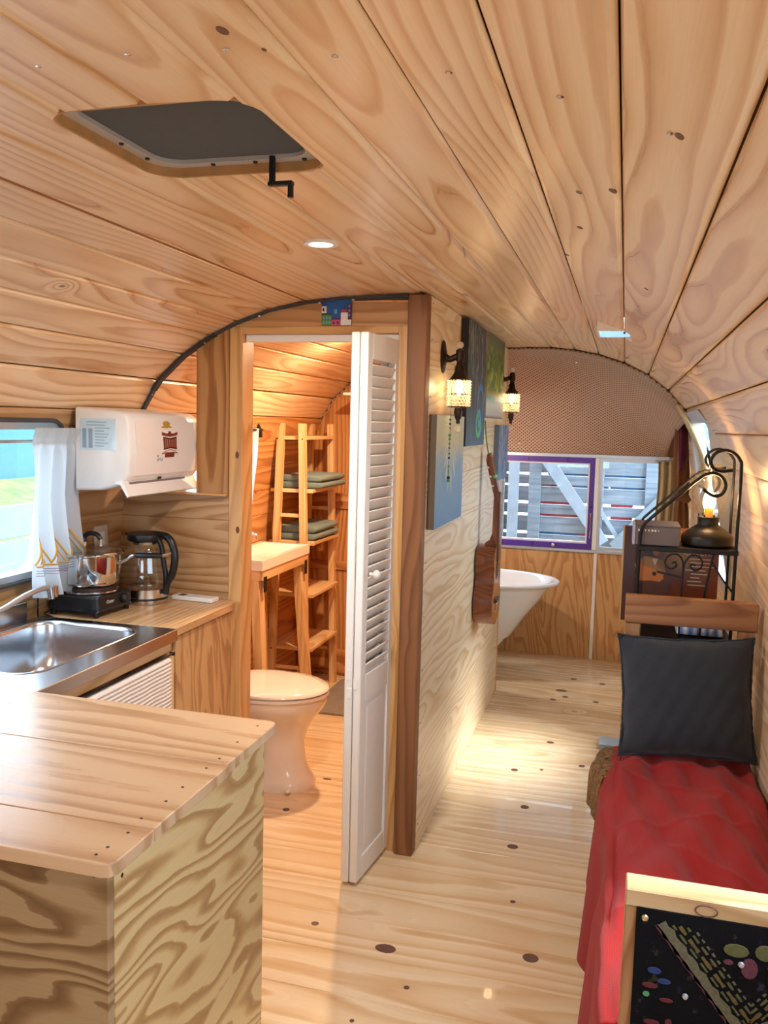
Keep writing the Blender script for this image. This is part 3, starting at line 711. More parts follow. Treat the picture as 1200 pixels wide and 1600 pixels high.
edges = [(1.145, 1.162, [(-.55, -.02, 'bluepaint'), (-.02, .2, 'bluepaint')]), (1.058, 1.074, [(-.62, -.35, 'redpaint'), (-.35, -.1, 'bluepaint'), (-.09, .16, 'bluepaint')]),
         (.925, .945, [(-.64, -.3, 'redpaint'), (-.08, .08, 'redpaint')]), (.832, .852, [(-.65, -.23, 'redpaint'), (-.08, .08, 'redpaint')]), (.695, .715, [(-.66, -.3, 'bluepaint'), (-.30, -.2, 'redpaint')])]
for (a, b, L) in edges:
    for (x0, x1, mt) in L: bx('painted_batten', (x0, .004, a+.001), (x1, .02, b-.001), mt, fc, 0)
for (x, w) in ((-.90, .07), (-.80, .08), (-.64, .09), (-.17, .07), (.20, .085), (.75, .08), (-1.6, .08)):
    bx('fence_post', (x-w/2, -.05, -.6), (x+w/2, -.012, 2.1), 'weather' if x != -.80 else 'weatherl', fc, .003)
MB().beam((-.60, -.075, 1.33), (-.12, -.075, .66), .03, .085, (0, 0, 1)).build('diagonal_brace', 'weatherl', fc)
MB().beam((-.03, -.075, .62), (.55, -.075, 1.28), .03, .12, (0, 0, 1)).build('diagonal_brace', 'whitebrd', fc)
MB().beam((.03, -.05, .63), (-.22, -.05, 1.0), .02, .03, (0, 0, 1)).build('diagonal_brace', 'weatherl', fc)
lf_ = thing('board_fence', 'low white board fence outside the kitchen window', 'fence', (-3.3, 3.2, 0))
for i in range(8): board(lf_, 9.0, .185, .022, (0, 0, -.5+i*.20), (0, 1, 0), (0, 0, 1), 'whitebrd', 'fence_board', .003)
for k in range(5): bx('fence_post', (-.07, -3.8+k*2.0, -.6), (-.015, -3.72+k*2.0, 1.02), 'whitebrd', lf_)
sh = thing('shed', 'teal shed beyond the white fence outside the kitchen window', 'building', (-8.35, 5.5, -.6))
bx('wall', (-1.2, -5, 0), (1.2, 4, 2.7), plain('teal_siding', rgb(50, 100, 112), .7), sh)
MB().prism([(-1.45, 2.7), (1.45, 2.7), (0, 3.3)], -5.2, 4.2, 'XZY').build('roof', plain('pale_metal_roof', rgb(206, 216, 222), .4), sh)
bx('door', (1.2, -1.0, .05), (1.23, -.1, 2.05), 'whitebrd', sh)

# ================================================================ CEILING FITTINGS
vt = thing('roof_vent', 'dark screened roof vent with crank handle set in the plank ceiling', 'vent', ((VX0+VX1)/2, (VY0+VY1)/2, 1.925))
hx, hy = (VX1-VX0)/2, (VY1-VY0)/2
MB().ring(rrect(-hx, hx, -hy, hy, .055), rrect(-hx+.005, hx-.005, -hy+.005, hy-.005, .05), .004, .034, 'XYZ').build('curb', 'curb', vt)
MB().ring(rrect(-hx+.004, hx-.004, -hy+.004, hy-.004, .052), rrect(-hx+.026, hx-.026, -hy+.026, hy-.026, .045), .020, .028, 'XYZ').build('frame', 'ventframe', vt)
MB().prism(rrect(-hx+.02, hx-.02, -hy+.02, hy-.02, .045), .027, .031, 'XYZ').build('screen', 'screen', vt)
MB().prism(rrect(-hx-.02, hx+.02, -hy-.02, hy+.02, .045), .06, .075, 'XYZ').build('lid', 'ventframe', vt)
for (x, y) in ((-.148, .02), (-.148, .10), (-.05, .153), (.03, .153), (.12, .153), (.149, .08)): MB().lathe([(.0045, 0), (.0035, -.003)], (x, y, .020), 8).build('screw', 'iron', vt)
ck = MB().tube([(.065, .145, .024), (.065, .145, -.020)], .006, 8); ck.box((.058, .139, -.026), (.104, .151, -.018), .002); ck.tube([(.099, .145, -.02), (.099, .145, -.046)], .0055, 8); ck.build('crank_handle', 'black', vt)
dl = thing('downlight', 'small round recessed downlight glowing in the plank ceiling', 'light', (-.729, 2.011, 1.9285))
MB().ring([(.042*math.cos(a*PI/14), .042*math.sin(a*PI/14)) for a in range(28)], [(.029*math.cos(a*PI/14), .029*math.sin(a*PI/14)) for a in range(28)], -.005, .001, 'XYZ').build('trim_ring', 'white', dl)
MB().lathe([(.0295, -.002), (.0295, .001)], (0, 0, 0), 24).build('diffuser', 'led', dl)
def lamp(name, loc, e, col=WARM, typ='AREA', size=.07, rot=(0, 0, 0), parent=None, soft=.02):
    l = bpy.data.lights.new(name, typ); l.energy = e*LAMP; l.color = col
    if typ == 'AREA': l.shape = 'DISK'; l.size = size
    else: l.shadow_soft_size = soft
    o = bpy.data.objects.new(name, l); COL.objects.link(o); o.location = loc; o.rotation_euler = rot
    if parent: o.parent = parent
    return o
lamp('downlight_lamp', (0, 0, -.008), 6.5, parent=dl)
# unseen downlights added behind the photographer for brightness; the bathroom has its own
for (x, y, e, c, lb) in ((-.729, .35, 2.5, WARM, 'unseen downlight added in the ceiling nearest the front window for more light'), (-1.15, 3.75, 15, (1, .70, .42), 'round recessed downlight over the bathroom floor'),
                         (-.729, -.60, 3, WARM, 'unseen downlight added in the ceiling behind the peninsula for more light')):
    c2 = copy_tree(dl); c2.location = (x, y, ribz(x)-.0015); c2['label'] = lb; c2['group'] = 'recessed downlights'
    for ch in c2.children:
        if ch.type == 'LIGHT': ch.data = ch.data.copy(); ch.data.energy = e*LAMP; ch.data.color = c
dl['group'] = 'recessed downlights'
sk = thing('skylight', 'tiny skylight opening in the right side of the plank ceiling', 'skylight', (-.052, 3.065, 1.835))
MB().ring([(-.056, -.105), (.056, -.09), (.056, .105), (-.056, .105)], [(-.050, -.10), (.050, -.085), (.050, .098), (-.050, .098)], -.015, .055, 'XYZ').build('lining', 'whitepaint', sk)
bx('pane', (-.054, -.103, .040), (.054, .103, .044), pane('skylight_glass', (.35, .6, .8), .03), sk, 0)
MB().lathe([(.004, 0), (.003, .004)], (.03, .0965, .0), 8, 'Y').build('screw', 'iron', sk)
for (x, y) in ((-.591, .95), (-.462, .948), (-.334, .957), (-.723, .961), (-.205, .963), (-.083, .95), (.028, .93)):
    pass
for (x, y, r) in ((-0.444, 0.901, 0.0081), (0.036, 0.928, 0.0065), (-0.084, 1.33, 0.0061), (-0.095, 1.577, 0.0072), (-0.034, 1.257, 0.0077), (-0.417, 0.951, 0.0033), (-0.138, 1.902, 0.0057), (0.026, 1.924, 0.0058)):
    sl = math.atan2(ribz(x+.02)-ribz(x-.02), .04); MB().lathe([(1, .001), (1, -.0004), (0, -.0005)], (0, 0, 0), 12, sx=r*.8, sy=r*1.3).xf(Matrix.Translation((x, y, ribz(x)-.0002)) @ Matrix.Rotation(-sl, 4, 'Y')).build('knot', 'knot', ceiling)
for (x, y) in ((-.591, .95), (-.462, .948), (-.334, .957), (-.723, .961), (-.205, .963), (-.083, .95), (.028, .93)):
    MB().lathe([(.0042, 0), (.0042, -.0015), (.002, -.0025)], (x, y, ribz(x)+.0005), 8).build('screw', 'chrome', ceiling)
# ================================================================ KITCHEN
pn = thing('peninsula_cabinet', 'plywood peninsula cabinet with a three-plank pine top in the foreground', 'cabinet', (-1.0, 1.37, 0))
ox, oy = -1.0, 1.37
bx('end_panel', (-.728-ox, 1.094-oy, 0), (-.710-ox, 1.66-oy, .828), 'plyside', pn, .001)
bx('front_panel', (-1.31-ox, 1.078-oy, 0), (-.711-ox, 1.094-oy, .828), 'plyfront_shaded', pn, .001)
bx('back_panel', (-1.31-ox, 1.645-oy, 0), (-.729-ox, 1.66-oy, .828), 'plyfront_shaded', pn, .001)
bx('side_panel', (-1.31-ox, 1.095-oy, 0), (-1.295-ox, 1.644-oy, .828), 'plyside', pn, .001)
for (a, b, ex) in ((1.052, 1.1725, -.688), (1.174, 1.4465, -.690), (1.448, 1.70, -.695)):
    r = .018
    if a < 1.1: poly = [(-1.312, a), (ex-r, a), (ex-r*.3, a+r*.3), (ex, a+r), (ex, b), (-1.312, b)]
    elif b > 1.6: poly = [(-1.312, a), (ex, a), (ex, b-r), (ex-r*.3, b-r*.3), (ex-r, b), (-1.312, b)]
    else: poly = [(-1.312, a), (ex, a), (ex, b), (-1.312, b)]
    pl = MB().prism([(x-ox, y-oy) for x, y in poly], .828, .850, 'XYZ').build('top_plank', 'peninsula', pn)
    md = pl.modifiers.new('edge', 'BEVEL'); md.width = .0018; md.segments = 2; md.limit_method = 'ANGLE'
for y in (1.075, 1.10, 1.15, 1.20, 1.27, 1.33, 1.42, 1.47, 1.56, 1.66):
    MB().lathe([(.0026, .0002), (.0026, .0007), (0, .0008)], (-.725-ox+.004*math.sin(y*40), y-oy, .850), 8).build('nail_hole', 'iron', pn)
MB().lathe([(.0055, 0), (.003, -.001)], (-.735-ox, 1.0785-oy, .815), 10, 'Y').build('screw', 'iron', pn)
for z in (.80, .45, .1): MB().lathe([(.004, 0), (.002, .001)], (-.710-ox, 1.115-oy, z), 8, 'X').build('screw', 'bronze', pn)

bc = thing('base_cabinet', 'narrow plywood base cabinet under the hot plate end of the counter', 'cabinet', (-1.57, 2.6, 0)); ox, oy = -1.57, 2.6
bx('body', (-1.79-ox, 2.39-oy, .06), (-1.345-ox, 2.824-oy, .820), 'plycab', bc, .001)
bx('door', (-1.343-ox, 2.40-oy, .08), (-1.330-ox, 2.79-oy, .815), 'plycab', bc, .002)
bx('corner_post', (-1.352-ox, 2.795-oy, 0), (-1.328-ox, 2.824-oy, .820), 'jamb', bc, .001)
bx('plinth', (-1.79-ox, 2.40-oy, 0), (-1.38-ox, 2.824-oy, .06), 'vertpine', bc, .001)
sc_ = thing('sink_cabinet', 'open-fronted pine cabinet below the steel sink', 'cabinet', (-1.57, 1.85, 0)); ox, oy = -1.57, 1.85
bx('front_rail', (-1.352-ox, 1.72-oy, .778), (-1.330-ox, 2.365-oy, .834), 'lighty', sc_, .001)
bx('corner_post', (-1.355-ox, 2.345-oy, 0), (-1.330-ox, 2.385-oy, .777), 'lightz', sc_, .001)
bx('side_panel', (-1.79-ox, 2.366-oy, 0), (-1.356-ox, 2.384-oy, .834), 'plycab', sc_, .001)
bx('side_panel', (-1.79-ox, 1.715-oy, 0), (-1.33-ox, 1.73-oy, .834), 'plycab', sc_, .001)
bx('back_panel', (-1.795-ox, 1.731-oy, 0), (-1.785-ox, 2.365-oy, .834), 'plycab', sc_, .001)
bx('bottom_shelf', (-1.784-ox, 1.731-oy, .06), (-1.36-ox, 2.365-oy, .075), 'plycab', sc_, .001)
ct = MB().prism([(-1.812, 2.374), (-1.318, 2.374), (-1.318, 2.80), (-1.328, 2.818), (-1.362, 2.826), (-1.812, 2.828)], .822, .850, 'XYZ').build('countertop', 'counter')
md = ct.modifiers.new('edge', 'BEVEL'); md.width = .003; md.segments = 2; md.limit_method = 'ANGLE'
tag(ct, 'pine plank countertop under the hot plate and kettle', 'countertop')
sk_ = thing('kitchen_sink', 'stainless steel sink and drainer top beside the kitchen window', 'sink', (-1.57, 2.0, .835)); o3 = Vector((-1.57, 2.0, .835))
hole = rrect(-1.765, -1.40, 1.80, 2.322, .075, 8)
outer = []
for (x, y) in hole:      # matching outer outline
    dx, dy = x+1.5825, y-2.061
    k = min((.2275 if dx < 0 else .2705)/max(abs(dx), 1e-6), (.308 if dy > 0 else .80)/max(abs(dy), 1e-6)); outer.append((-1.5825+dx*k, 2.061+dy*k))
for cx_, cy_ in ((-1.312, 2.369), (-1.81, 2.369), (-1.312, 1.261), (-1.81, 1.261)):   # pull the nearest point to each corner
    i = min(range(len(outer)), key=lambda q: (outer[q][0]-cx_)**2+(outer[q][1]-cy_)**2); outer[i] = (cx_, cy_)
lo = lambda pl: [(x-o3.x, y-o3.y) for x, y in pl]
MB().ring(lo(outer), lo(hole), .0, .015, 'XYZ').build('sink_top', 'steel', sk_)
bas = MB(); N_ = len(hole)
rings = [(0.0, .0155, 1.0), (.004, .018, 1.0), (.010, .0165, 1.0), (.014, .004, .99), (.018, -.06, .97), (.022, -.125, .95), (.045, -.148, .90), (.10, -.152, .7), (.16, -.154, .1)]
for (ins, h, f) in rings:
    for (x, y) in hole:
        dx, dy = x+1.5825, y-2.061; L_ = math.hypot(dx, dy); k = (L_-ins+.010)/L_*f if f < .5 else (L_-ins+.010)/L_
        bas.v.append((-1.5825+dx*k-o3.x, 2.061+dy*k-o3.y, h))
for i in range(len(rings)-1):
    for k in range(N_): bas.f.append((i*N_+k, i*N_+(k+1) % N_, (i+1)*N_+(k+1) % N_, (i+1)*N_+k))
bas.f.append(tuple((len(rings)-1)*N_+k for k in range(N_)))
bas.build('basin', 'steel', sk_, angle=60)
bx('front_lip', (-1.314-o3.x, 1.70-o3.y, -.022), (-1.308-o3.x, 2.37-o3.y, .0155), 'steel', sk_, .002)
bx('backsplash', (-1.812-o3.x, 1.28-o3.y, .015), (-1.800-o3.x, 2.30-o3.y, .075), 'steel', sk_, .002)
MB().lathe([(.035, -.150), (.03, -.149), (.012, -.153)], (0, .08, 0), 20).build('drain', 'chrome', sk_)
fa = thing('faucet', 'silver hose faucet with chrome spray tip leaning over the sink', 'faucet', (-1.72, 1.72, .85))
MB().tube(smoothpath([(0, 0, 0), (0, 0, .06), (.004, .06, .10), (.012, .20, .085), (.018, .33, .088), (.02, .44, .112), (.02, .525, .120), (.02, .565, .112)], 6), .0085, 10).build('hose', 'alu', fa)
MB().lathe([(.022, 0), (.022, .02), (.014, .03), (.012, .05)], (0, 0, 0), 16).build('base', 'chrome', fa)
MB().tube([(.02, .560, .120), (.02, .563, .082)], .013, 12).build('spray_tip', 'chrome', fa)
MB().tube([(.02, .583, .118), (.02, .585, .084)], .010, 12).build('spray_collar', plain('copper_collar', rgb(200, 140, 90), .25, metal=.9), fa)

hp = thing('hot_plate', 'black single-burner electric hot plate on the counter', 'hot plate', (-1.697, 2.488, .851), (0, 0, math.radians(-3)))
hb = MB().prism(rrect(-.098, .098, -.098, .098, .022, 4), .022, .070, 'XYZ').build('body', 'black', hp); md = hb.modifiers.new('edge', 'BEVEL'); md.width = .006; md.segments = 2; md.limit_method = 'ANGLE'
MB().ring(rrect(-.1, .1, -.1, .1, .024, 4), rrect(-.094, .094, -.094, .094, .02, 4), .020, .030, 'XYZ').build('base_trim', plain('gloss_black', rgb(30, 34, 44), .12), hp)
for sx in (-1, 1):
    for sy in (-1, 1): MB().lathe([(.008, 0), (.011, .024)], (sx*.082, sy*.082, 0), 10).build('foot', 'black', hp)
MB().lathe([(.086, .070), (.092, .073), (.092, .078), (.080, .082)], (0, 0, 0), 32).build('drip_ring', 'chrome', hp)
MB().lathe([(.080, .078), (.080, .090), (.076, .0925), (.03, .0925), (.026, .089), (0, .089)], (0, 0, 0), 32).build('heating_plate', plain('burner_iron', rgb(70, 44, 34), .6, metal=.3), hp)
MB().lathe([(.017, 0), (.017, .010), (.013, .016), (0, .017)], (.098, .045, .046), 16, 'X').build('knob', 'black', hp)
text('lettering', 'Oster', .017, plain('print_grey', rgb(190, 190, 190), .5), hp, (.0985, -.03, .047), (0, 1, 0), (0, 0, 1), shear=.15)
sp = thing('saucepan', 'shiny steel saucepan with glass lid on the hot plate', 'saucepan', (-1.697, 2.488, .9445))
MB().lathe([(0, 0), (.080, 0), (.089, .004), (.094, .014), (.098, .06), (.100, .098), (.106, .103), (.106, .106), (.099, .106), (.096, .10), (.094, .012), (0, .006)], (0, 0, 0), 48).build('pot', plain('polished_steel', rgb(206, 204, 202), .09, metal=1, var=.02), sp)
ld = MB().lathe([(.098, .108), (.085, .120), (.05, .130), (0, .134)], (0, 0, 0), 40).build('glass_lid', 'clear', sp, thick=.003)
MB().lathe([(.096, .1055), (.108, .1065), (.109, .109), (.100, .1115), (.096, .110)], (0, 0, 0), 40).build('lid_rim', 'chrome', sp)
MB().tube(smoothpath([(-.022, 0, .138), (-.024, 0, .154), (-.005, 0, .168), (.025, 0, .166), (.040, 0, .150)], 5), [.010]*6+[.008]*15, 10).build('lid_handle', 'black', sp)
MB().tube([(-.022, 0, .128), (-.022, 0, .145)], .008, 10).build('lid_handle_post', 'chrome', sp); MB().tube([(.040, 0, .128), (.040, 0, .152)], .005, 8).build('lid_handle_post', 'chrome', sp)
MB().tube(smoothpath([(.094, .012, .070), (.115, .018, .080), (.140, .024, .098), (.155, .028, .101)], 5), .0055, 8).build('handle_bracket', 'chrome', sp)
MB().tube([(.150, .028, .101), (.160, .030, .101), (.205, .042, .101), (.240, .050, .102)], [.007, .0095, .0095, .008], 12).build('handle_grip', 'black', sp)
MB().tube([(.238, .050, .102), (.255, .054, .106), (.268, .056, .112)], [.006, .0055, .003], 8).build('handle_end', 'chrome', sp)
ke = thing('kettle', 'clear glass electric kettle with black handle on the counter', 'kettle', (-1.615, 2.695, .851), (0, 0, math.radians(-8)))
MB().lathe([(.079, 0), (.080, .010), (.080, .014), (.077, .016), (.077, .020), (.079, .022), (.078, .052), (.074, .054)], (0, 0, 0), 40).build('steel_base', plain('kettle_steel', rgb(206, 190, 174), .22, metal=1, var=.03), ke)
MB().lathe([(.077, .054), (.080, .075), (.077, .12), (.069, .18), (.060, .222)], (0, 0, 0), 40, cap=False).build('glass_body', 'clear', ke, thick=.003)
MB().lathe([(.0795, .014), (.0800, .017), (.0795, .020)], (0, 0, 0), 40, cap=False).build('base_band', 'black', ke)
MB().lathe([(.061, .220), (.063, .226), (.062, .242), (.05, .248), (0, .249)], (0, 0, 0), 32).build('lid', 'black', ke)
MB().tube(smoothpath([(.03, 0, .241), (.075, 0, .243), (.108, 0, .226), (.124, 0, .19), (.126, 0, .15), (.114, 0, .105), (.094, 0, .07), (.088, 0, .035)], 6), [.011]*8+[.0135]*24+[.012]*11, 12).build('handle', 'black', ke)
MB().tube(smoothpath([(.052, 0, .232), (.070, 0, .20), (.078, 0, .15), (.088, 0, .10), (.086, 0, .045)], 6), .009, 10).build('handle_spine', 'black', ke)
MB().prism([(-.052, .225), (-.074, .236), (-.078, .241), (-.05, .243)], -.016, .016, 'XZY').build('spout', 'black', ke)
MB().lathe([(.050, .208), (.052, .216), (.050, .221)], (0, 0, 0), 28, cap=False).build('filter_ring', 'chrome', ke)
rm = thing('white_remote', 'flat white remote control lying on the counter by the partition', 'remote', (-1.462, 2.775, .851), (0, 0, math.radians(-4)))
bx('body', (-.083, -.026, 0), (.083, .026, .016), 'whitep', rm, .003)
bx('label', (-.062, -.016, .016), (-.038, .012, .0168), plain('dark_label', rgb(92, 66, 58), .5), rm, 0)
for (y0, y1, lb) in ((2.515, 2.585, 'pale wall outlet cover beside the curtain, left of the pair'), (2.652, 2.735, 'pale wall outlet cover behind the kettle, right of the pair')):
    oc = thing('outlet_cover', lb, 'outlet', (wl(1.06)+.003, (y0+y1)/2, 1.055), (0, math.radians(-4), 0), 'outlet covers above the counter'); hw_ = (y1-y0)/2
    bx('plate', (0, -hw_, -.06), (.006, hw_, .06), plain('cover_beige', rgb(206, 190, 166), .5), oc, .002)
    bx('rocker', (.006, -.017, -.033), (.009, .017, .033), 'whitep', oc, .001)
    for z in (-.048, .048): MB().lathe([(.003, 0), (.002, .001)], (.006, 0, z), 8, 'X').build('screw', 'alu', oc)
pc = MB().tube(smoothpath([(-1.785, 2.40, .862), (-1.79, 2.37, .858), (-1.74, 2.345, .855), (-1.77, 2.32, .855), (-1.792, 2.34, .88), (-1.795, 2.35, .95)], 6), .003, 6).build('power_cord', 'black'); tag(pc, 'thin black power cord trailing behind the hot plate', 'cord')

# towel on its bar in front of the sink cabinet
tb = thing('towel_bar', 'thin dark bar under the sink carrying the striped dish towel', 'bar', (-1.322, 2.1, .772))
MB().tube([(0, -.38, 0), (0, .262, 0)], .004, 8).build('rod', 'iron', tb)
MB().tube([(-.01, .262, 0), (.006, .262, 0)], .006, 8).build('end_cap', 'bronze', tb); MB().tube([(-.01, -.36, 0), (.002, -.36, 0)], .006, 8).build('end_cap', 'bronze', tb)
def twl(u, v):
    y = 1.86+.475*u; s = v*.64-.24
    if s < 0: return (-1.3285+.002*math.sin(40*u), y, .772+s)
    return (-1.3125+.004*math.sin(22*u)*s*4+.004*s, y+.010*s, .778-s)
g = NT('ribbed_towel'); o = g.sep(g.coord('Object')); st = g.math('SINE', g.math('MULTIPLY', o[2], 520)); st2 = g.math('SINE', g.math('MULTIPLY', o[1], 420))
hh = g.math('MULTIPLY', g.math('MULTIPLY_ADD', st2, .5, 1), st); g.bump(hh, .6, .003)
M['ribtowel'] = g.set(g.mix(g.math('MULTIPLY_ADD', st, .10, .12), rgb(236, 226, 218), rgb(196, 176, 166)), .95, spec=.1)
o = MB().sheet(twl, 30, 30).build('dish_towel', 'ribtowel', thick=.003, offset=0); tag(o, 'white ribbed dish towel hanging over the bar below the sink', 'towel')

# paper towel dispenser
dp = thing('paper_towel_dispenser', 'white plastic paper towel dispenser on the kitchen wall', 'dispenser', (0, 0, 0))
sec = [(-1.690, 1.262), (-1.60, 1.266), (-1.545, 1.280), (-1.512, 1.300), (-1.500, 1.318), (-1.494, 1.40), (-1.500, 1.485), (-1.508, 1.506), (-1.53, 1.517), (-1.60, 1.524), (-1.690, 1.530)]
cxs, czs = -1.59, 1.40; bodym = MB(); n = len(sec)
for (y, k) in ((2.405, .93), (2.409, .975), (2.418, 1.0), (2.79, 1.0), (2.858, 1.0), (2.864, .985)):
    for (x, z) in sec: bodym.v.append((cxs+(x-cxs)*(k if x > -1.68 else 1), y, czs+(z-czs)*k))
for i in range(5):
    for k in range(n): bodym.f.append((i*n+k, i*n+(k+1) % n, (i+1)*n+(k+1) % n, (i+1)*n+k))
bodym.f += [tuple(range(n)), tuple(5*n+k for k in range(n))]
bodym.build('housing', 'whitep', dp, angle=50)
MB().prism([(-1.505, 1.318), (-1.4935, 1.40), (-1.499, 1.486), (-1.494, 1.486), (-1.488, 1.40), (-1.500, 1.314)], 2.44, 2.862, 'XZY').build('front_cover', 'whitep', dp)
MB().prism([(-1.548, 1.292), (-1.520, 1.302), (-1.493, 1.252), (-1.499, 1.248), (-1.524, 1.287)], 2.395, 2.862, 'XZY').build('tear_tray', 'whitep', dp)
bx('slot', (-1.545, 2.43, 1.276), (-1.512, 2.79, 1.2945), plain('slot_grey', rgb(120, 112, 106), .6), dp, .001)
bx('release_button', (-1.512, 2.60, 1.296), (-1.505, 2.615, 1.304), 'black', dp, .001)
bx('mounting_plate', (-1.745, 2.45, 1.30), (-1.688, 2.77, 1.50), plain('mount_grey', rgb(90, 84, 80), .6), dp, .001)
mm = plain('label_film', rgb(206, 226, 236), .12); lb = bx('instruction_label', (-1.672, 2.4035, 1.395), (-1.543, 2.4055, 1.494), mm, dp, 0)
M['labelink'] = plain('label_ink', rgb(150, 172, 190), .4)
for k in range(9): bx('print_line', (-1.618 if k > 1 else -1.65, 2.4028, 1.481-k*.0094), (-1.618+random.uniform(.03, .066), 2.4036, 1.484-k*.0094), 'labelink', lb, 0)
for k in range(2): bx('print_block', (-1.664+k*.022, 2.4028, 1.40), (-1.650+k*.022, 2.4036, 1.462), 'labelink', lb, 0)
M['emblem'] = plain('emblem_red', rgb(112, 40, 34), .4); M['emblemd'] = plain('emblem_dark', rgb(66, 16, 16), .4); M['embleml'] = plain('emblem_light', rgb(164, 92, 76), .4)
def onface(y, z, d=0): 
    x = lerp(z, [1.314, 1.40, 1.486], [-1.500, -1.488, -1.494]); return x+d
def decal(poly, name, mat, d=.0006, par=None):
    mb = MB(); n = len(poly)
    mb.v = [(onface(y, z, d), y, z) for y, z in poly]+[(onface(y, z, -.001), y, z) for y, z in poly]
    mb.f = [tuple(range(n)), tuple(range(n, 2*n))[::-1]]+[(k, (k+1) % n, n+(k+1) % n, n+k) for k in range(n)]
    return mb.build(name, mat, par or dp, smooth=False)
cy_, cz_ = 2.645, 1.416
S_ = lambda pts: [(cy_+a*.052, cz_+b*.040) for a, b in pts]
em = decal(S_([(-1, .95), (-.5, .82), (-.2, .82), (-.15, 1.0), (.15, 1.0), (.2, .82), (.5, .82), (1, .95), (1, -.9), (.6, -.85), (.6, -1.2), (-.6, -1.2), (-.6, -.85), (-1, -.9)]), 'emblem', 'emblem')
decal(S_([(-.85, .55), (0, .42), (.85, .55), (.85, -.55), (0, -.42), (-.85, -.55)]), 'emblem_field', 'emblemd', .0011, em)
for i in range(6):
    a = -.72+i*.27; h = .30+.14*abs(a); decal(S_([(a, h), (a+.15, h), (a+.15, -h), (a, -h)]), 'emblem_bar', 'embleml', .0016, em)
decal(S_([(-.75, .72), (0, .58), (.75, .72), (.75, .66), (0, .52), (-.75, .66)]), 'emblem_bar', 'embleml', .0012, em); decal(S_([(-.75, -.72), (0, -.58), (.75, -.72), (.75, -.66), (0, -.52), (-.75, -.66)]), 'emblem_bar', 'embleml', .0012, em)
M['olive'] = plain('crest_gold', rgb(176, 140, 44), .4); cz_ = 1.478
decal([(cy_-.018+a*.034, cz_+b*.012) for a, b in [(-1, -.5), (-.55, -.4), (-.7, .5), (-.3, .95), (.3, .95), (.7, .5), (.55, -.4), (1, -.5), (.9, -.9), (.4, -.8), (0, -1), (-.4, -.8), (-.9, -.9)]], 'crest', 'olive')
for (y, z, w) in ((2.565, 1.362, .014), (2.580, 1.363, .010), (2.592, 1.361, .012)): decal([(y, z-.004), (y+w*.6, z-.005), (y+w, z+.003), (y+w*.4, z+.007)], 'script_mark', 'labelink')
decal([(2.562, 1.372), (2.572, 1.371), (2.574, 1.376), (2.566, 1.378)], 'script_mark', 'olive')

# kitchen curtain, gathered on its rod, with golden embroidery
rod = thing('curtain_rod', 'thin rod across the top of the kitchen window', 'rod', (0, 0, 0))
MB().tube([(-1.708, 1.20, 1.425), (-1.712, 2.418, 1.420)], .005, 8).build('pole', 'alu', rod)
MB().tube([(-1.745, 2.414, 1.42), (-1.708, 2.414, 1.42)], .006, 8).build('bracket', 'iron', rod)
def cur(u, v, d=0.0):
    yt = 2.19+.225*u; yb = 2.245+.27*u; s = v**1.25
    y = yt+(yb-yt)*s+.010*math.sin(5*v)*(1-v)
    z = 1.462-v*.525-.012*u*v
    fold = (.012+.010*v)*math.sin(u*PI*7+.8*math.sin(4*v))*(.5+.5*min(1, v*4))+.006*math.sin(u*PI*15+2*v)*(1-v)
    if v < .12: fold *= .6
    x = wl(max(z, .9))+.052+.03*v+fold+d
    if abs(v-.075) < .03: x -= .004
    return Vector((x, y, z))
cu = MB().sheet(cur, 84, 60).build('window_curtain', 'voile', fix=False); tag(cu, 'sheer white curtain with golden diamond embroidery at the kitchen window', 'curtain')
def embroider(pts, r, mat, name='embroidery'):
    P = []
    for (a, b) in zip(pts[:-1], pts[1:]):
        for k in range(14): t = k/14; P.append(cur(a[0]+(b[0]-a[0])*t, a[1]+(b[1]-a[1])*t, .003))
    P.append(cur(*pts[-1], .003)); MB().tube(P, r, 5).build(name, mat, cu)
for (c, w) in ((.16, .15), (.47, .17), (.80, .19)):
    for k, f in ((0, 1), (1, .72), (2, .36)):
        embroider([(c-w*f, .80 if k else .80), (c, .80-.185*f), (c+w*f*.98, .80)], .0032 if k == 0 else .0020, 'gold')
    if c > .7: embroider([(c, .755), (c+.03, .77), (c, .785), (c-.03, .77), (c, .755)], .0018, 'gold')
embroider([(.02, .81), (.98, .81)], .0028, 'gold')
for v in (.835, .85, .865): embroider([(.02, v), (.98, v)], .0011, 'mauve')
# ================================================================ PICTURE CARD OVER THE DOOR
pcd = thing('picture_card', 'small blue picture card of colourful houses propped above the bathroom door', 'picture', (-.9615, 2.822, 1.827))
cols = dict(sky=(28, 92, 160), violet=(64, 60, 140), white=(232, 226, 220), green=(96, 132, 38), greend=(40, 60, 24), pink=(196, 84, 120), redd=(186, 52, 34), purple=(84, 36, 82), navy=(36, 44, 96), cloud=(96, 160, 200))
for k, v in cols.items(): M['card_'+k] = plain('card_'+k, rgb(*v), .45, var=.15, scale=60)
bx('card', (-.053, -.002, 0), (.053, .004, .093), 'card_sky', pcd, .0005)
def cd(x0, x1, z0, z1, c, lay=1, name='printed_house'): bx(name, (-.053+x0*.106, -.002-.0004*lay, z0*.093), (-.053+x1*.106, -.0019, z1*.093), 'card_'+c, pcd, 0)
cd(.0, .12, .70, 1, 'violet', 1, 'printed_sky'); cd(.42, .52, .42, .58, 'cloud', 1, 'printed_sky'); cd(.0, .16, .44, .68, 'white', 2); cd(.03, .09, .50, .62, 'navy', 3, 'printed_window')
cd(0, .33, 0, .38, 'green', 2); cd(0, .33, .38, .43, 'greend', 2, 'printed_roof'); cd(.33, .65, 0, .20, 'pink', 2); cd(.33, .65, .20, .26, 'purple', 2, 'printed_roof')
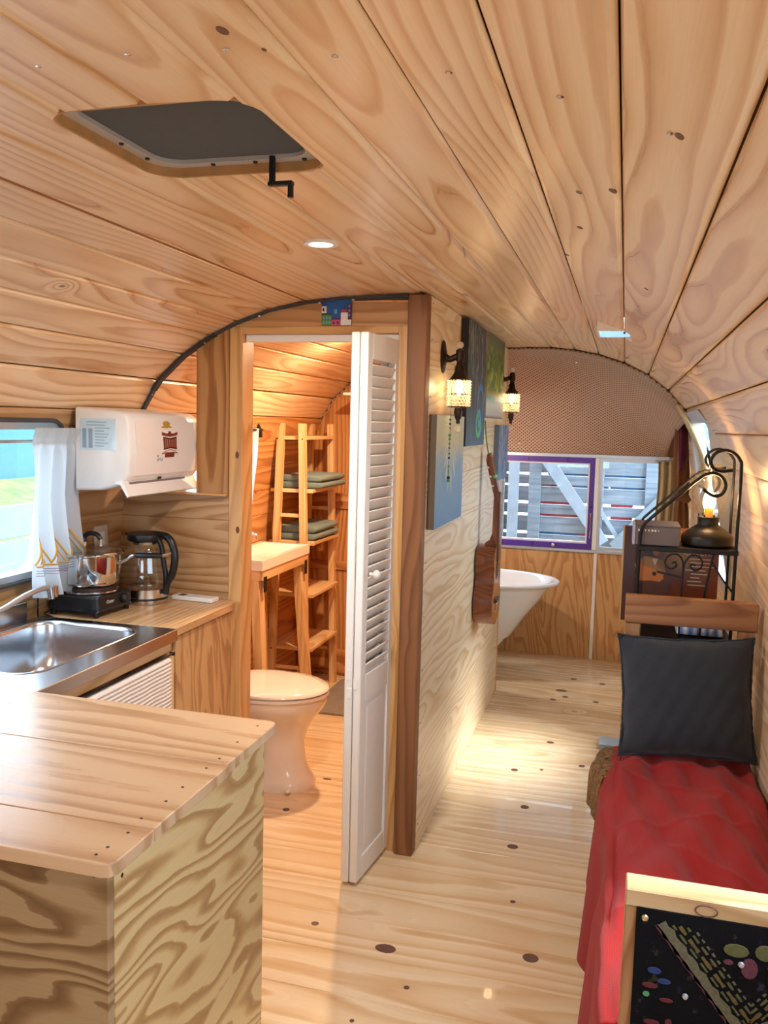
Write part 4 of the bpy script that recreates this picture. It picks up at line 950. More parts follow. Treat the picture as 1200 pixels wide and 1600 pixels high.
cd(.84, 1, .2, .78, 'purple', 2); cd(.65, .88, 0, .45, 'white', 3); cd(.88, 1, 0, .2, 'white', 3); cd(.68, .84, .45, .56, 'redd', 3, 'printed_dome'); cd(.745, .775, .56, .68, 'navy', 3, 'printed_spire')
for (a, b) in ((.04, .1), (.14, .20), (.24, .30)):
    for z in (.06, .22): cd(a, b, z, z+.1, 'cloud', 3, 'printed_window')
for a in (.38, .52): cd(a, a+.06, .05, .13, 'navy', 3, 'printed_window')
for z in (.32, .48, .64): cd(.9, .95, z, z+.08, 'cloud', 3, 'printed_window')

# ================================================================ BATHROOM
to = thing('toilet', 'cream white ceramic toilet with closed lid in the bathroom', 'toilet', (0, 3.25, 0))
def loft(secs, n=36, cap=True):
    mb = MB()
    for (x0, x1, hw_, z, e) in secs:
        cx, a = (x0+x1)/2, (x1-x0)/2
        for k in range(n):
            t = 2*PI*k/n; c, s = math.cos(t), math.sin(t)
            mb.v.append((cx+a*math.copysign(abs(c)**e, c), hw_*math.copysign(abs(s)**e, s), z))
    for i in range(len(secs)-1):
        for k in range(n): mb.f.append((i*n+k, i*n+(k+1) % n, (i+1)*n+(k+1) % n, (i+1)*n+k))
    if cap: mb.f += [tuple(range(n)), tuple((len(secs)-1)*n+k for k in range(n))]
    return mb
loft([(-1.64, -1.168, .125, 0, .85), (-1.64, -1.166, .127, .022, .85), (-1.63, -1.180, .116, .042, .9), (-1.62, -1.207, .102, .10, 1), (-1.62, -1.216, .100, .18, 1), (-1.62, -1.204, .108, .235, 1), (-1.63, -1.172, .14, .29, 1), (-1.63, -1.136, .172, .335, 1), (-1.64, -1.122, .184, .365, 1), (-1.64, -1.122, .184, .385, 1)]).build('bowl', 'ceramic', to, angle=60)
loft([(-1.62, -1.118, .188, .387, 1), (-1.62, -1.114, .191, .392, 1), (-1.62, -1.116, .190, .402, 1)]).build('seat', 'ceramic', to)
loft([(-1.62, -1.122, .186, .404, 1), (-1.62, -1.116, .190, .409, 1), (-1.62, -1.120, .187, .418, 1), (-1.60, -1.16, .15, .425, 1), (-1.5, -1.30, .06, .428, 1)]).build('lid', 'ceramic', to, angle=60)
bx('tank', (-1.785, -.19, .38), (-1.625, .19, .72), 'ceramic', to, .02); bx('tank_lid', (-1.79, -.2, .72), (-1.615, .2, .75), 'ceramic', to, .008)
MB().lathe([(.012, 0), (.012, .006), (.006, .012)], (-1.24, -.112, .01), 10).build('floor_bolt_cap', 'ceramic', to)
va = thing('vanity_stand', 'wooden bathroom vanity stand with splayed legs under a white basin', 'vanity', (-1.67, 3.83, 0))
for (a, b) in (((-.12, -.285), (.125, -.285)), ((-.12, .285), (.125, .285)), ((.125, -.285), (.125, .285)), ((-.12, -.285), (-.12, .285))):
    MB().beam((*a, .808), (*b, .808), .022, .045, (0, 0, 1)).build('apron', 'lighty' if a[0] == b[0] else 'lightx', va)
for (sx, sy) in ((.118, -.262), (.118, .255), (-.09, -.262), (-.09, .255)):
    MB().beam((sx+.035 if sx > 0 else sx-.01, sy+.05*(1 if sy > 0 else -1)*.5, 0), (sx-.02, sy, .786), .04, .06, (0, 1, 0)).build('leg', 'lightz', va)
    bx('corner_bracket', (sx+.018, sy-.012, .73), (sx+.021, sy+.02, .80), 'iron', va, 0) if sx > 0 else None
bs = thing('bathroom_basin', 'white square-edged wash basin on the wooden vanity stand', 'basin', (-1.67, 3.83, .831))
mb = MB().ring([(-.13, -.30), (.14, -.30), (.14, .30), (-.13, .30)], [(-.105, -.27), (.115, -.27), (.115, .27), (-.105, .27)], 0, .045, 'XYZ'); mb.add([(-.105, -.27, .045), (.115, -.27, .045), (.115, .27, .045), (-.105, .27, .045), (-.06, -.2, .008), (.07, -.2, .008), (.07, .2, .008), (-.06, .2, .008)], [(0, 1, 5, 4), (1, 2, 6, 5), (2, 3, 7, 6), (3, 0, 4, 7), (4, 5, 6, 7)])
mb.build('bowl', 'ceramic', bs)
MB().tube(smoothpath([(-.095, 0, .045), (-.095, 0, .10), (-.07, 0, .125), (-.03, 0, .12), (-.02, 0, .10)], 5), .009, 10).build('tap', 'chrome', bs)
su = thing('ladder_shelf', 'tall pale wooden ladder shelf in the back corner of the bathroom', 'shelf', (0, 0, 0))
def pole(x0, x1, y): MB().beam((x0, y, 0), (x1, y, 1.49), .034, .040, (0, 1, 0), .002).build('post', 'lightz', su)
pole(-1.768, -1.722, 4.20); pole(-1.566, -1.606, 4.20); pole(-1.768, -1.722, 4.65); pole(-1.566, -1.606, 4.65)
for (z, x0, x1) in ((1.424, -1.735, -1.578), (1.150, -1.775, -1.545), (.876, -1.782, -1.535), (.598, -1.782, -1.535), (.311, -1.785, -1.535)):
    for k in range(2):
        a = x0+(x1-x0)*k/2
        for (b0, b1) in ((4.225, 4.625),): bx('shelf_board', (a+.002, b0, z-.018), (a+(x1-x0)/2-.002, b1, z), 'lighty', su, .002)
    MB().beam((x0-.005, 4.214, z-.009), (x1, 4.214, z-.009), .016, .018).build('shelf_lip', 'lightx', su)
for z in (1.012, .2): 
    for y in (4.20, 4.65): MB().beam((-1.735, y, z), (-1.60, y, z), .012, .018).build('rung', 'lightx', su)
for (z) in (1.41, .864, .30):
    for x in (-1.735, -1.598): MB().lathe([(.0045, 0), (.003, -.002)], (x-.02*(1.41-z) if x < -1.7 else x+.025*(1.41-z), 4.180, z), 8, 'Y').build('bolt', 'iron', su)
def folded(name, x0, x1, y0, y1, z, h, label, n=3):
    t = thing(name, label, 'towel', ((x0+x1)/2, (y0+y1)/2, z), group='folded towels on the bathroom shelf'); a = (x1-x0)/2; l = (y1-y0)/2; th = h/n
    for i in range(n):
        f = 1-.03*i
        sec = [(-a*f, th*.5), (-a*f+th*.2, th*.12), (-a*f+th*.6, 0), (a*f-th*.6, 0), (a*f-th*.2, th*.12), (a*f, th*.5), (a*f-th*.2, th*.9), (a*f-th*.6, th*1.02), (-a*f+th*.6, th*1.02), (-a*f+th*.2, th*.9)]
        mb = MB(); m = len(sec)
        for (y, k) in ((-l, .80), (-l+.012, .97), (-l+.03, 1), (l-.03, 1), (l-.012, .97), (l, .8)):
            for (x, zz) in sec: mb.v.append((x*(.985 if k < .9 else 1)+.004*math.sin(9*y+i), y+.006*math.sin(3*i), th*i*.97+th*.5+(zz-th*.5)*k))
        for q in range(5):
            for w in range(m): mb.f.append((q*m+w, q*m+(w+1) % m, (q+1)*m+(w+1) % m, (q+1)*m+w))
        mb.f += [tuple(range(m)), tuple(5*m+w for w in range(m))]
        mb.build('fold', 'sage', t, angle=89, sub=1)
    return t
folded('folded_towel', -1.765, -1.50, 4.235, 4.62, 1.151, .072, 'folded sage green towel on the second shelf of the ladder shelf', 2)
folded('folded_towel', -1.775, -1.53, 4.235, 4.60, .877, .078, 'folded sage green towel on the shelf just above basin height', 2)
mt = MB().prism(rrect(-1.525, -1.10, 4.10, 4.70, .03, 4), .001, .012, 'XYZ').build('bath_mat', 'greymat'); tag(mt, 'small grey bath mat on the bathroom floor beside the ladder shelf', 'mat')
cs = thing('corner_shelf', 'small white shelf high on the bathroom back wall', 'shelf', (-1.32, 4.62, 1.648)); bx('board', (-.16, -.15, 0), (.16, .158, .014), 'whitepaint', cs, .002); bx('bracket', (-.02, .05, -.08), (.0, .158, 0), 'whitepaint', cs, .001)
def bcur(u, v): return Vector((-1.715-.055*v+.012*math.sin(u*PI*9)+.004*math.sin(8*v), 3.36+.535*u+.02*v*math.sin(3*v), 1.462-.60*v))
bcn = MB().sheet(bcur, 60, 24).build('bathroom_curtain', 'voile', fix=False); tag(bcn, 'sheer white curtain at the bathroom window just inside the door', 'curtain')
MB().tube([(-1.71, 3.30, 1.455), (-1.71, 3.93, 1.455)], .005, 8).build('rod', 'iron', bcn); MB().tube([(-1.735, 3.905, 1.50), (-1.712, 3.905, 1.455), (-1.712, 3.912, 1.42)], .010, 8).build('tieback', 'bronze', bcn)

# ================================================================ TUB
tu = thing('bathtub', 'white freestanding bathtub below the purple framed end window', 'bathtub', (0, 5.29, 0))
def tubsec(secs): return loft(secs, 48, False)
tubsec([(-1.35, -.80, .17, .045, .9), (-1.42, -.775, .20, .06, .9), (-1.52, -.69, .235, .15, .9), (-1.60, -.575, .265, .30, .9), (-1.67, -.455, .295, .45, .9), (-1.69, -.405, .305, .525, .9), (-1.70, -.385, .31, .545, .9), (-1.72, -.355, .325, .552, .9), (-1.735, -.338, .335, .560, .9), (-1.735, -.338, .335, .570, .9), (-1.72, -.352, .325, .577, .9),
        (-1.70, -.385, .308, .572, .9), (-1.68, -.42, .295, .52, .9), (-1.63, -.50, .27, .40, .9), (-1.55, -.62, .235, .22, .9), (-1.45, -.75, .19, .13, .9), (-1.2, -1.0, .05, .12, .9)]).build('tub_shell', 'tub', tu, angle=70)
for (x, y) in ((-1.4, -.15), (-1.4, .15), (-.85, -.14), (-.85, .14)): MB().lathe([(.03, 0), (.034, .02), (.02, .05), (.03, .07)], (x, y, 0), 14).build('foot', 'tub', tu)

tl_ = thing('tub_fill_lamp', 'unseen bracket lamp added over the bathtub to brighten the trailer end', 'wall lamp', (-1.0, 4.802, 1.50))  # unseen lamp added to brighten the end wall, tub and floor
MB().lathe([(.05, 0), (.05, .012), (.02, .02)], (0, 0, 0), 20, 'Y').build('backplate', 'white', tl_); MB().tube([(0, .015, 0), (0, .07, .0)], .010, 10).build('arm', 'white', tl_)
MB().lathe([(0, .03), (.035, .02), (.06, -.01), (.07, -.05), (.066, -.05), (.05, -.012)], (0, .10, 0), 24, cap=False).build('shade', 'white', tl_); MB().lathe([(0, .0), (.02, -.01), (.024, -.03), (0, -.05)], (0, .10, 0), 14).build('bulb', 'led', tl_)
lamp('tub_fill_light', (0, .10, -.06), 12, (1, .98, .95), 'POINT', soft=.03, parent=tl_)

# ================================================================ WALL OF PICTURES
WX = -.643
def canvas(name, label, y0, y1, z0, z1, t, face, side, back=None):
    c = thing(name, label, 'painting', (WX, (y0+y1)/2, (z0+z1)/2)); a, b = (y1-y0)/2, (z1-z0)/2
    bx('stretcher', (.001, -a, -b), (t-.001, a, b), side, c, .001)
    return c, MB().box((t-.001, -a, -b), (t, a, b)).build('painted_face', face, c), a, b
def paint(name, fn, rough=.55):
    g = NT(name); p = g.sep(g.coord('Generated')); col = fn(g, p[1], p[2]); return g.set(col, rough, spec=.3)
def p1(g, u, v):
    n = g.noise(g.xyz(g.math('MULTIPLY', u, 3), g.math('MULTIPLY', v, 7), 0), 1, 4, .6)
    base = g.ramp(g.math('MULTIPLY_ADD', n, .35, g.math('ADD', v, -.17)), [(.0, rgb(108, 146, 182)), (.4, rgb(128, 166, 196)), (.62, rgb(160, 180, 190)), (.78, rgb(204, 196, 160)), (1, rgb(196, 204, 180))])
    du, dv = g.math('SUBTRACT', u, .5), g.math('SUBTRACT', v, .92)
    ang = g.math('ARCTAN2', du, dv); n2 = g.noise(g.xyz(g.math('MULTIPLY', u, 5), g.math('MULTIPLY', v, 5), 2), 1, 3)
    st = g.math('SINE', g.math('ADD', g.math('MULTIPLY', ang, 30), g.math('MULTIPLY', n2, 9)))
    rad = g.math('SQRT', g.math('ADD', g.math('MULTIPLY', du, g.math('MULTIPLY', du, 5)), g.math('MULTIPLY', dv, dv)))
    msk = g.math('MULTIPLY', g.ramp(rad, [(.1, (0, 0, 0)), (.25, (1, 1, 1)), (.55, (1, 1, 1)), (.66, (0, 0, 0))]), g.ramp(st, [(.1, (0, 0, 0)), (.75, (1, 1, 1))]))
    return g.mix(g.math('MULTIPLY', msk, .75), base, rgb(206, 218, 176))
def p2(g, u, v):
    n = g.noise(g.xyz(g.math('MULTIPLY', u, 14), g.math('MULTIPLY', v, 4), 1), 1, 5, .65, .6)
    n2 = g.noise(g.xyz(g.math('MULTIPLY', u, 9), g.math('MULTIPLY', v, 3), 5), 1, 4, .6, .8)
    base = g.ramp(v, [(0, rgb(88, 116, 136)), (.4, rgb(74, 86, 96)), (1, rgb(60, 64, 66))])
    hi = g.math('MULTIPLY', g.ramp(n, [(.5, (0, 0, 0)), (.66, (1, 1, 1))]), g.ramp(v, [(.3, (.25,)*3), (.5, (1, 1, 1))]))
    return g.mix(g.math('MULTIPLY', hi, .8), base, g.ramp(n2, [(.4, rgb(150, 168, 150)), (.55, rgb(196, 170, 160)), (.7, rgb(170, 190, 186))]))
def p3(g, u, v):
    n = g.noise(g.xyz(g.math('MULTIPLY', u, 6), g.math('MULTIPLY', v, 5), 3), 1, 5, .62, 1.2)
    leaf = g.ramp(n, [(.32, rgb(58, 84, 44)), (.5, rgb(112, 134, 66)), (.62, rgb(176, 176, 90)), (.72, rgb(190, 200, 160))])
    low = g.ramp(v, [(0, rgb(120, 96, 108)), (.03, rgb(196, 196, 190)), (.16, rgb(206, 214, 208)), (.24, rgb(90, 168, 180)), (.30, rgb(196, 180, 130))])
    top = g.mix(g.ramp(v, [(.7, (0, 0, 0)), (.95, (1, 1, 1))]), leaf, rgb(104, 108, 88))
    return g.mix(g.ramp(g.math('MULTIPLY_ADD', n, .15, v), [(.30, (0, 0, 0)), (.42, (1, 1, 1))]), low, top)
def p4(g, u, v):
    n = g.noise(g.xyz(g.math('MULTIPLY', u, 9), g.math('MULTIPLY', v, 4), 7), 1, 5, .6, 1)
    return g.ramp(n, [(.3, rgb(58, 92, 150)), (.48, rgb(112, 146, 190)), (.6, rgb(176, 176, 186)), (.72, rgb(150, 120, 110))])
M['canvasdark'] = plain('dark_canvas_edge', rgb(40, 38, 38), .7); M['canvasraw'] = plain('raw_canvas_edge', rgb(206, 170, 128), .8); M['canvasbrown'] = plain('brown_canvas_edge', rgb(92, 74, 52), .7)
canvas('painting', 'pale blue and yellow leafy canvas hung nearest the doorpost', 2.878, 3.385, 1.142, 1.535, .028, paint('blue_leaf_painting', p1), 'canvasbrown')
c2, f2, a, b = canvas('painting', 'tall dark slate canvas with a blue and green painted loop', 3.405, 3.865, 1.418, 1.918, .032, paint('slate_painting', p2), 'canvasdark')
def loopy(r, w, col, y0, z0, sx, sz, x):
    out = [(y0+sx*(r+w)*math.cos(2*PI*k/24), z0+sz*(r+w)*math.sin(2*PI*k/24)) for k in range(24)]; inn = [(y0+sx*r*math.cos(2*PI*k/24), z0+sz*r*math.sin(2*PI*k/24)) for k in range(24)]
    MB().ring(out, inn, x, x+.0008, 'YZX').build('painted_loop', plain(col[0], rgb(*col[1]), .5), c2)
loopy(.75, .25, ('loop_blue', (70, 130, 190)), .10, -.10, .085, .115, .0318); loopy(.6, .4, ('loop_green', (100, 190, 120)), .06, -.16, .07, .06, .0322); loopy(.2, .5, ('loop_light_blue', (90, 160, 210)), .075, -.135, .05, .06, .0326)
canvas('painting', 'green palm canvas with pale water next to the far wall lamp', 3.935, 4.485, 1.540, 1.925, .026, paint('palm_painting', p3), 'canvasraw')
canvas('painting', 'small narrow blue abstract canvas beside the guitar head', 4.40, 4.755, 1.225, 1.508, .026, paint('blue_abstract_painting', p4), plain('blue_canvas_edge', rgb(110, 120, 134), .7))
lp = bx('light_switch', (WX, 4.66, 1.02), (WX+.006, 4.72, 1.14), 'whitep', None, .002); tag(lp, 'white light switch plate on the wall under the blue canvas', 'switch'); bx('toggle', (WX+.006, 4.683, 1.06), (WX+.011, 4.697, 1.09), 'whitep', lp, .001)

def sconce(y, z, label):
    s = thing('wall_sconce', label, 'wall lamp', (WX, y, z), group='crystal wall sconces')
    MB().lathe([(.030, 0), (.034, .004), (.030, .009), (.018, .013), (.012, .016)], (0, 0, 0), 28, 'X', sx=1.0, sy=1.75).build('backplate', 'bronze', s)
    MB().tube(smoothpath([(.012, 0, -.004), (.03, 0, -.008), (.048, 0, 0), (.060, 0, .002)], 4), [.016, .014, .013, .012]+[.011]*9, 12).build('arm', 'bronze', s)
    MB().lathe([(.004, .030), (.014, .024), (.016, .010), (.016, -.012), (.011, -.018), (.013, -.030), (.016, -.034), (.0165, -.052), (.020, -.058), (.030, -.072), (.034, -.078), (.032, -.081), (0, -.081)], (.064, 0, 0), 20).build('socket_cap', 'bronze', s)
    MB().lathe([(0, .028), (.008, .031), (.0125, .041), (.0095, .050), (0, .054)], (.064, 0, 0), 14).build('crystal_ball', 'crystal', s)
    beads = MB(); rows, per, r = 9, 20, .0395
    for i in range(rows):
        for k in range(per):
            a_ = 2*PI*(k+.5*(i % 2))/per; rr_ = r*(1-.02*i/rows); c = Vector((.064+rr_*math.cos(a_), rr_*math.sin(a_), -.086-i*.0105)); q = .0061
            beads.add([c+Vector(d)*q for d in ((1, 0, 0), (-1, 0, 0), (0, 1, 0), (0, -1, 0), (0, 0, 1), (0, 0, -1))], [(0, 2, 4), (2, 1, 4), (1, 3, 4), (3, 0, 4), (2, 0, 5), (1, 2, 5), (3, 1, 5), (0, 3, 5)])
    bo = beads.build('crystal_beads', 'crystal', s, smooth=False); bo['kind'] = 'stuff'
    for h in (-.082, -.130, -.176): MB().tube([(.064+.038*math.cos(2*PI*k/24), .038*math.sin(2*PI*k/24), h) for k in range(24)], .0018, 6, closed=True).build('shade_ring', 'bronze', s)
    MB().lathe([(0, -.078), (.010, -.085), (.014, -.105), (.012, -.125), (0, -.138)], (.064, 0, 0), 16).build('bulb', 'bulb', s)
    MB().lathe([(.0, -.176), (.013, -.180), (.016, -.195), (.012, -.214), (.007, -.224), (.008, -.234), (0, -.237)], (.064, 0, 0), 16).build('finial', 'bronze', s)
    MB().lathe([(0, -.239), (.008, -.243), (.0125, -.253), (.0095, -.263), (0, -.267)], (.064, 0, 0), 14).build('crystal_drop', 'crystal', s)
    MB().tube([(.05, -.018, -.03), (.048, -.020, -.08), (.049, -.018, -.10)], .001, 5).build('pull_chain', 'bronze', s)
    lamp('sconce_lamp', (.064, 0, -.11), .8, (1, .70, .40), 'POINT', soft=.022, parent=s)
    return s
sconce(3.06, 1.742, 'bronze wall sconce with crystal bead shade nearest the doorpost')
sconce(4.53, 1.752, 'bronze wall sconce with crystal bead shade at the far end of the wall')
bs_ = thing('bead_string', 'thin string of green and brown beads hanging from the nearer wall sconce', 'beads', (-.598, 3.02, 1.52))
MB().tube([(0, 0, .12), (0, 0, 0), (-.002, 0, -.22)], .0008, 5).build('cord', 'iron', bs_)
for i, (z, r, c) in enumerate(((0, .004, 0), (-.015, .0045, 0), (-.03, .004, 2), (-.055, .006, 1), (-.068, .005, 1), (-.085, .004, 1), (-.10, .004, 2), (-.12, .0035, 0), (-.135, .0045, 0), (-.165, .004, 1), (-.185, .0035, 1), (-.205, .0065, 0), (-.216, .006, 1))):
    MB().lathe([(0, z-r), (r*.8, z-r*.6), (r, z), (r*.8, z+r*.6), (0, z+r)], (-.001, 0, 0), 10).build('bead', [plain('dark_bead', rgb(46, 30, 22), .3), plain('green_bead', rgb(96, 150, 84), .25), plain('amber_bead', rgb(150, 100, 60), .3)][c], bs_)

# guitar
gu = thing('acoustic_guitar', 'small brown acoustic guitar hanging by a green cord on the pale wall', 'guitar', (WX+.004, 4.02, .572))
M['mahog'] = wood('guitar_mahogany', rgb(134, 74, 42), rgb(118, 60, 32), rgb(94, 44, 22), axis='ZYX', freq=160, rough=.28, knots=2, coat=.3); M['spruce'] = wood('guitar_top', rgb(176, 112, 62), rgb(162, 98, 52), rgb(140, 80, 40), axis='ZYX', freq=220, rough=.25, knots=2, coat=.3)
def gout(f=1.0):
    zs = [(0, 0), (.006, .05), (.025, .095), (.06, .124), (.105, .134), (.15, .126), (.195, .104), (.23, .096), (.265, .099), (.30, .108), (.33, .107), (.355, .092), (.370, .062), (.376, 0)]
    R_ = [(w*f, .188+(z-.188)*f) for z, w in zs]; sm = smoothpath([(a, b, 0) for a, b in R_], 3)
    right = [(p.x, p.y) for p in sm]; return right+[(-a, b) for a, b in right[::-1][1:-1]]
MB().prism(gout(), .002, .086, 'YZX').build('body_sides', 'mahog', gu, angle=40)
MB().prism(gout(.99), .086, .089, 'YZX').build('soundboard', 'spruce', gu)
MB().ring(gout(1.0), gout(.975), .0865, .0895, 'YZX').build('binding', 'mahog', gu)
o = MB(); disc(o, (.0895, 0, .255), .036, 28, (0, 1, 0), (0, 0, 1)); o.build('sound_hole', 'black', gu)
MB().ring([(.042*math.cos(k*PI/14), .255+.042*math.sin(k*PI/14)) for k in range(28)], [(.036*math.cos(k*PI/14), .255+.036*math.sin(k*PI/14)) for k in range(28)], .089, .0897, 'YZX').build('rosette', 'bronze', gu)
bx('bridge', (.089, -.05, .105), (.097, .05, .125), plain('bridge_rosewood', rgb(60, 34, 24), .4), gu, .002); bx('tailpiece', (.089, -.018, .06), (.096, .018, .10), 'chrome', gu, .002)
MB().prism([(.086, .34), (.045, .372), (.03, .376), (.030, .385), (.052, .40), (.062, .43), (.064, .60), (.060, .625), (.088, .625), (.090, .34)], -.021, .021, 'XZY').build('neck', 'mahog', gu, angle=45)
bx('fretboard', (.089, -.022, .30), (.094, .022, .625), plain('fretboard_wood', rgb(70, 46, 34), .4), gu, .001)
for k in range(12): bx('fret', (.094, -.021, .62-.0245*k), (.0948, .021, .6215-.0245*k), 'chrome', gu, 0)
MB().prism([(.088, .622), (.060, .622), (.022, .77), (.026, .80), (.038, .806), (.046, .78)], -.026, .026, 'XZY').build('headstock', 'mahog', gu)
for k in range(3):
    for s in (-1, 1): MB().tube([(.060-.012*k, s*.026, .655+.042*k), (.060-.012*k, s*.038, .655+.042*k)], .003, 8).lathe([(.005, -.004), (.007, 0), (.005, .004)], (.060-.012*k, s*.041, .655+.042*k), 8, 'Y').build('tuning_peg', 'chrome', gu)
for k in range(6): MB().tube([(.099, -.015+.006*k, .115), (.0975, -.013+.0052*k, .62)], .0006, 4).build('string', 'chrome', gu)
bx('capo', (.056, -.030, .690), (.070, .034, .705), plain('capo_green', rgb(70, 200, 90), .4), gu, .003)
MB().tube(smoothpath([(.030, -.01, .80), (.022, -.022, .85), (.014, -.028, .92), (.012, -.03, .955)], 5), .0032, 6).build('hanging_cord', plain('cord_green', rgb(96, 150, 50), .7), gu)
# ================================================================ DAYBED ALONG THE RIGHT WALL
bd = thing('daybed', 'narrow wooden daybed frame against the right wall', 'bed', (.22, 2.0, 0)); ox, oy = .22, 2.0
bx('headboard_rail', (.026-ox, 2.700-oy, .915), (.404-ox, 2.738-oy, 1.000), 'bed', bd, .003)
bx('headboard_post', (.030-ox, 2.703-oy, 0), (.074-ox, 2.736-oy, .914), 'bedz', bd, .003); bx('headboard_post', (.352-ox, 2.703-oy, 0), (.398-ox, 2.736-oy, .914), 'bedz', bd, .003)
bx('headboard_slat', (.075-ox, 2.708-oy, .40), (.351-ox, 2.732-oy, .50), 'bed', bd, .002)
bx('side_rail', (.034-ox, 1.385-oy, .20), (.056-ox, 2.702-oy, .30), 'lighty', bd, .002); bx('side_rail', (.376-ox, 1.385-oy, .20), (.398-ox, 2.702-oy, .30), 'lighty', bd, .002)
for k in range(9): bx('bed_slat', (.057-ox, 1.45-oy+.14*k, .275), (.375-ox, 1.53-oy+.14*k, .290), 'lightx', bd, .002)
bx('footboard_rail', (.037-ox, 1.332-oy, .766), (.404-ox, 1.384-oy, .794), 'foot', bd, .002)
bx('footboard_post', (.037-ox, 1.335-oy, .0), (.058-ox, 1.382-oy, .765), 'bedz', bd, .002); bx('footboard_post', (.384-ox, 1.335-oy, 0), (.404-ox, 1.382-oy, .765), 'bedz', bd, .002)
MB().tube([(.155-ox+.016*math.cos(2*PI*k/16), 1.3312-oy, .778+.009*math.sin(2*PI*k/16)) for k in range(16)], .0012, 5, closed=True).build('knot_ring', plain('knot_ring_brown', rgb(92, 56, 40), .7), bd)
ms = MB().box((.040, 1.388, .291), (.392, 2.655, .485), .02).build('mattress', 'mattress'); tag(ms, 'thin pale mattress hidden under the red blanket', 'mattress')
def wr_(x, y): return .0045*math.sin(23*x+9*y+2*math.sin(7*y))+.0035*math.sin(41*x-17*y+3*math.sin(5*x+2*y))+.003*math.sin(13*y+30*x*y)+.004*math.sin(8*y-14*x)
CR = [(.10, 1.75, .5, .16), (.25, 1.95, -.7, .2), (.16, 2.15, .25, .22), (.28, 2.3, .9, .16), (.12, 2.42, -.4, .18), (.3, 1.65, -.3, .2), (.2, 2.55, .1, .2), (.08, 2.0, 1.2, .15)]
def crease(x, y):
    h = 0
    for (cx, cy, a, l) in CR:
        dx, dy = x-cx, y-cy; p = dx*math.cos(a)+dy*math.sin(a); q = -dx*math.sin(a)+dy*math.cos(a)+.15*p*p
        h += .007*math.exp(-(p/l)**2)*math.exp(-abs(q)/.012)
    return h
def blan(u, v):
    y = 1.39+1.305*v; s = u*.79                               # from the wall, across the bed, down the aisle side
    top = .372
    fold = .016*math.sin(15*y+1.5*math.sin(6*y))+.010*math.sin(34*y+2)
    if s < top:
        x = .398-s; z = .530+wr_(x, y)*2.0+crease(x, y)+.012*math.sin(PI*min(1, max(0, (x-.02)/.38)))-.05*max(0, (.06-x)/.06)**2*.35
        return Vector((x, y, z))
    h = s-top; a = min(h/.05, 1)*PI/2
    x = .026-(.020+.016*math.exp(-((y-2.38)/.18)**2))*math.sin(a)-(h*.05+fold*min(1, h/.10)*(.6+1.2*h)); z = .522-.02*(1-math.cos(a))-max(0, h-.03)*.97
    return Vector((x-.006*math.sin(9*y), y+.02*h*math.sin(7*y), max(z, .135+.012*math.sin(11*y))))
bk = MB().sheet(blan, 110, 220).build('blanket', 'red', thick=.005, offset=1, angle=80); tag(bk, 'red cotton blanket draped over the daybed', 'blanket')
# charcoal cushion leaning on the headboard
def cushion():
    mb = MB(); N = 28; a, b, t = .180, .168, .062
    def P(u, v, s):
        ear = 1+.05*(abs(u)**6)*(abs(v)**6)-.035*(1-abs(u*v))
        cx = a*u*ear; cz = b*v*ear
        d = t*max(0, (1-abs(u)**3.2))**.55*max(0, (1-abs(v)**3.2))**.55
        return Vector((cx, s*(d+.003*math.sin(9*u+7*v)+.002*math.sin(21*u-11*v)), cz))
    for s in (-1, 1):
        k = len(mb.v)
        for i in range(N+1):
            for j in range(N+1): mb.v.append(P(-1+2*i/N, -1+2*j/N, s))
        w = N+1
        for i in range(N):
            for j in range(N): mb.f.append((k+i*w+j, k+(i+1)*w+j, k+(i+1)*w+j+1, k+i*w+j+1))
    return mb, P
cu_ = thing('cushion', 'square charcoal cushion with frayed edges leaning on the headboard', 'cushion', (.208, 2.606, .728), (math.radians(-13), math.radians(-3), 0))
mb, P_ = cushion(); mb.build('cover', 'charcoal', cu_, angle=80)
fr_ = MB(); random.seed(3); ed = []
for i in range(40): ed.append((-1+i/20, -1))
for i in range(40): ed.append((1, -1+i/20))
for i in range(40): ed.append((1-i/20, 1))
for i in range(40): ed.append((-1, 1-i/20))
MB().tube([P_(u, v, 1)*1.012+Vector((0, random.uniform(-.002, .002), 0)) for u, v in ed], [random.uniform(.0018, .0042) for _ in ed], 5, closed=True).build('frayed_edge', 'charcoal', cu_)
# woven seagrass mat hanging over the bed side
g = NT('seagrass'); o = g.sep(g.coord('UV')); a = g.math('SINE', g.math('MULTIPLY', o[0], 150)); b = g.math('SINE', g.math('MULTIPLY_ADD', o[1], 190, g.math('MULTIPLY', g.math('FLOOR', g.math('MULTIPLY', o[0], 23.8)), PI)))
h_ = g.math('MULTIPLY', a, b); nz = g.noise(g.coord('Object'), 90, 3); g.bump(g.math('ADD', h_, nz), .9, .004)
M['seagrass'] = g.set(g.ramp(g.math('MULTIPLY_ADD', h_, .25, nz), [(.25, rgb(74, 46, 22)), (.55, rgb(150, 104, 56)), (.8, rgb(186, 144, 90))]), .85)
def sg(u, v):
    y = 2.46+.235*v; s = u*.20
    if s < .06: return Vector((.05-s, y, .512+.003*math.sin(60*y)))
    h = s-.06; a_ = min(h/.06, 1)*PI/2; e = .010*math.sin(3.1*v*PI)
    return Vector((-.002-(.014+.024*math.sin(PI*min(1, (1-v)*1.1)))*math.sin(a_)-.05*h*(1-v)+.004*math.sin(70*y), y, .512-.03*(1-math.cos(a_))-max(0, h-.04)*.98))
sgm = MB().sheet(sg, 24, 60, uvs=lambda u, v: (u*.4/.45, v)).build('seagrass_mat', 'seagrass', thick=.010, offset=1); tag(sgm, 'brown woven seagrass mat hanging over the bed edge beside the cushion', 'mat')
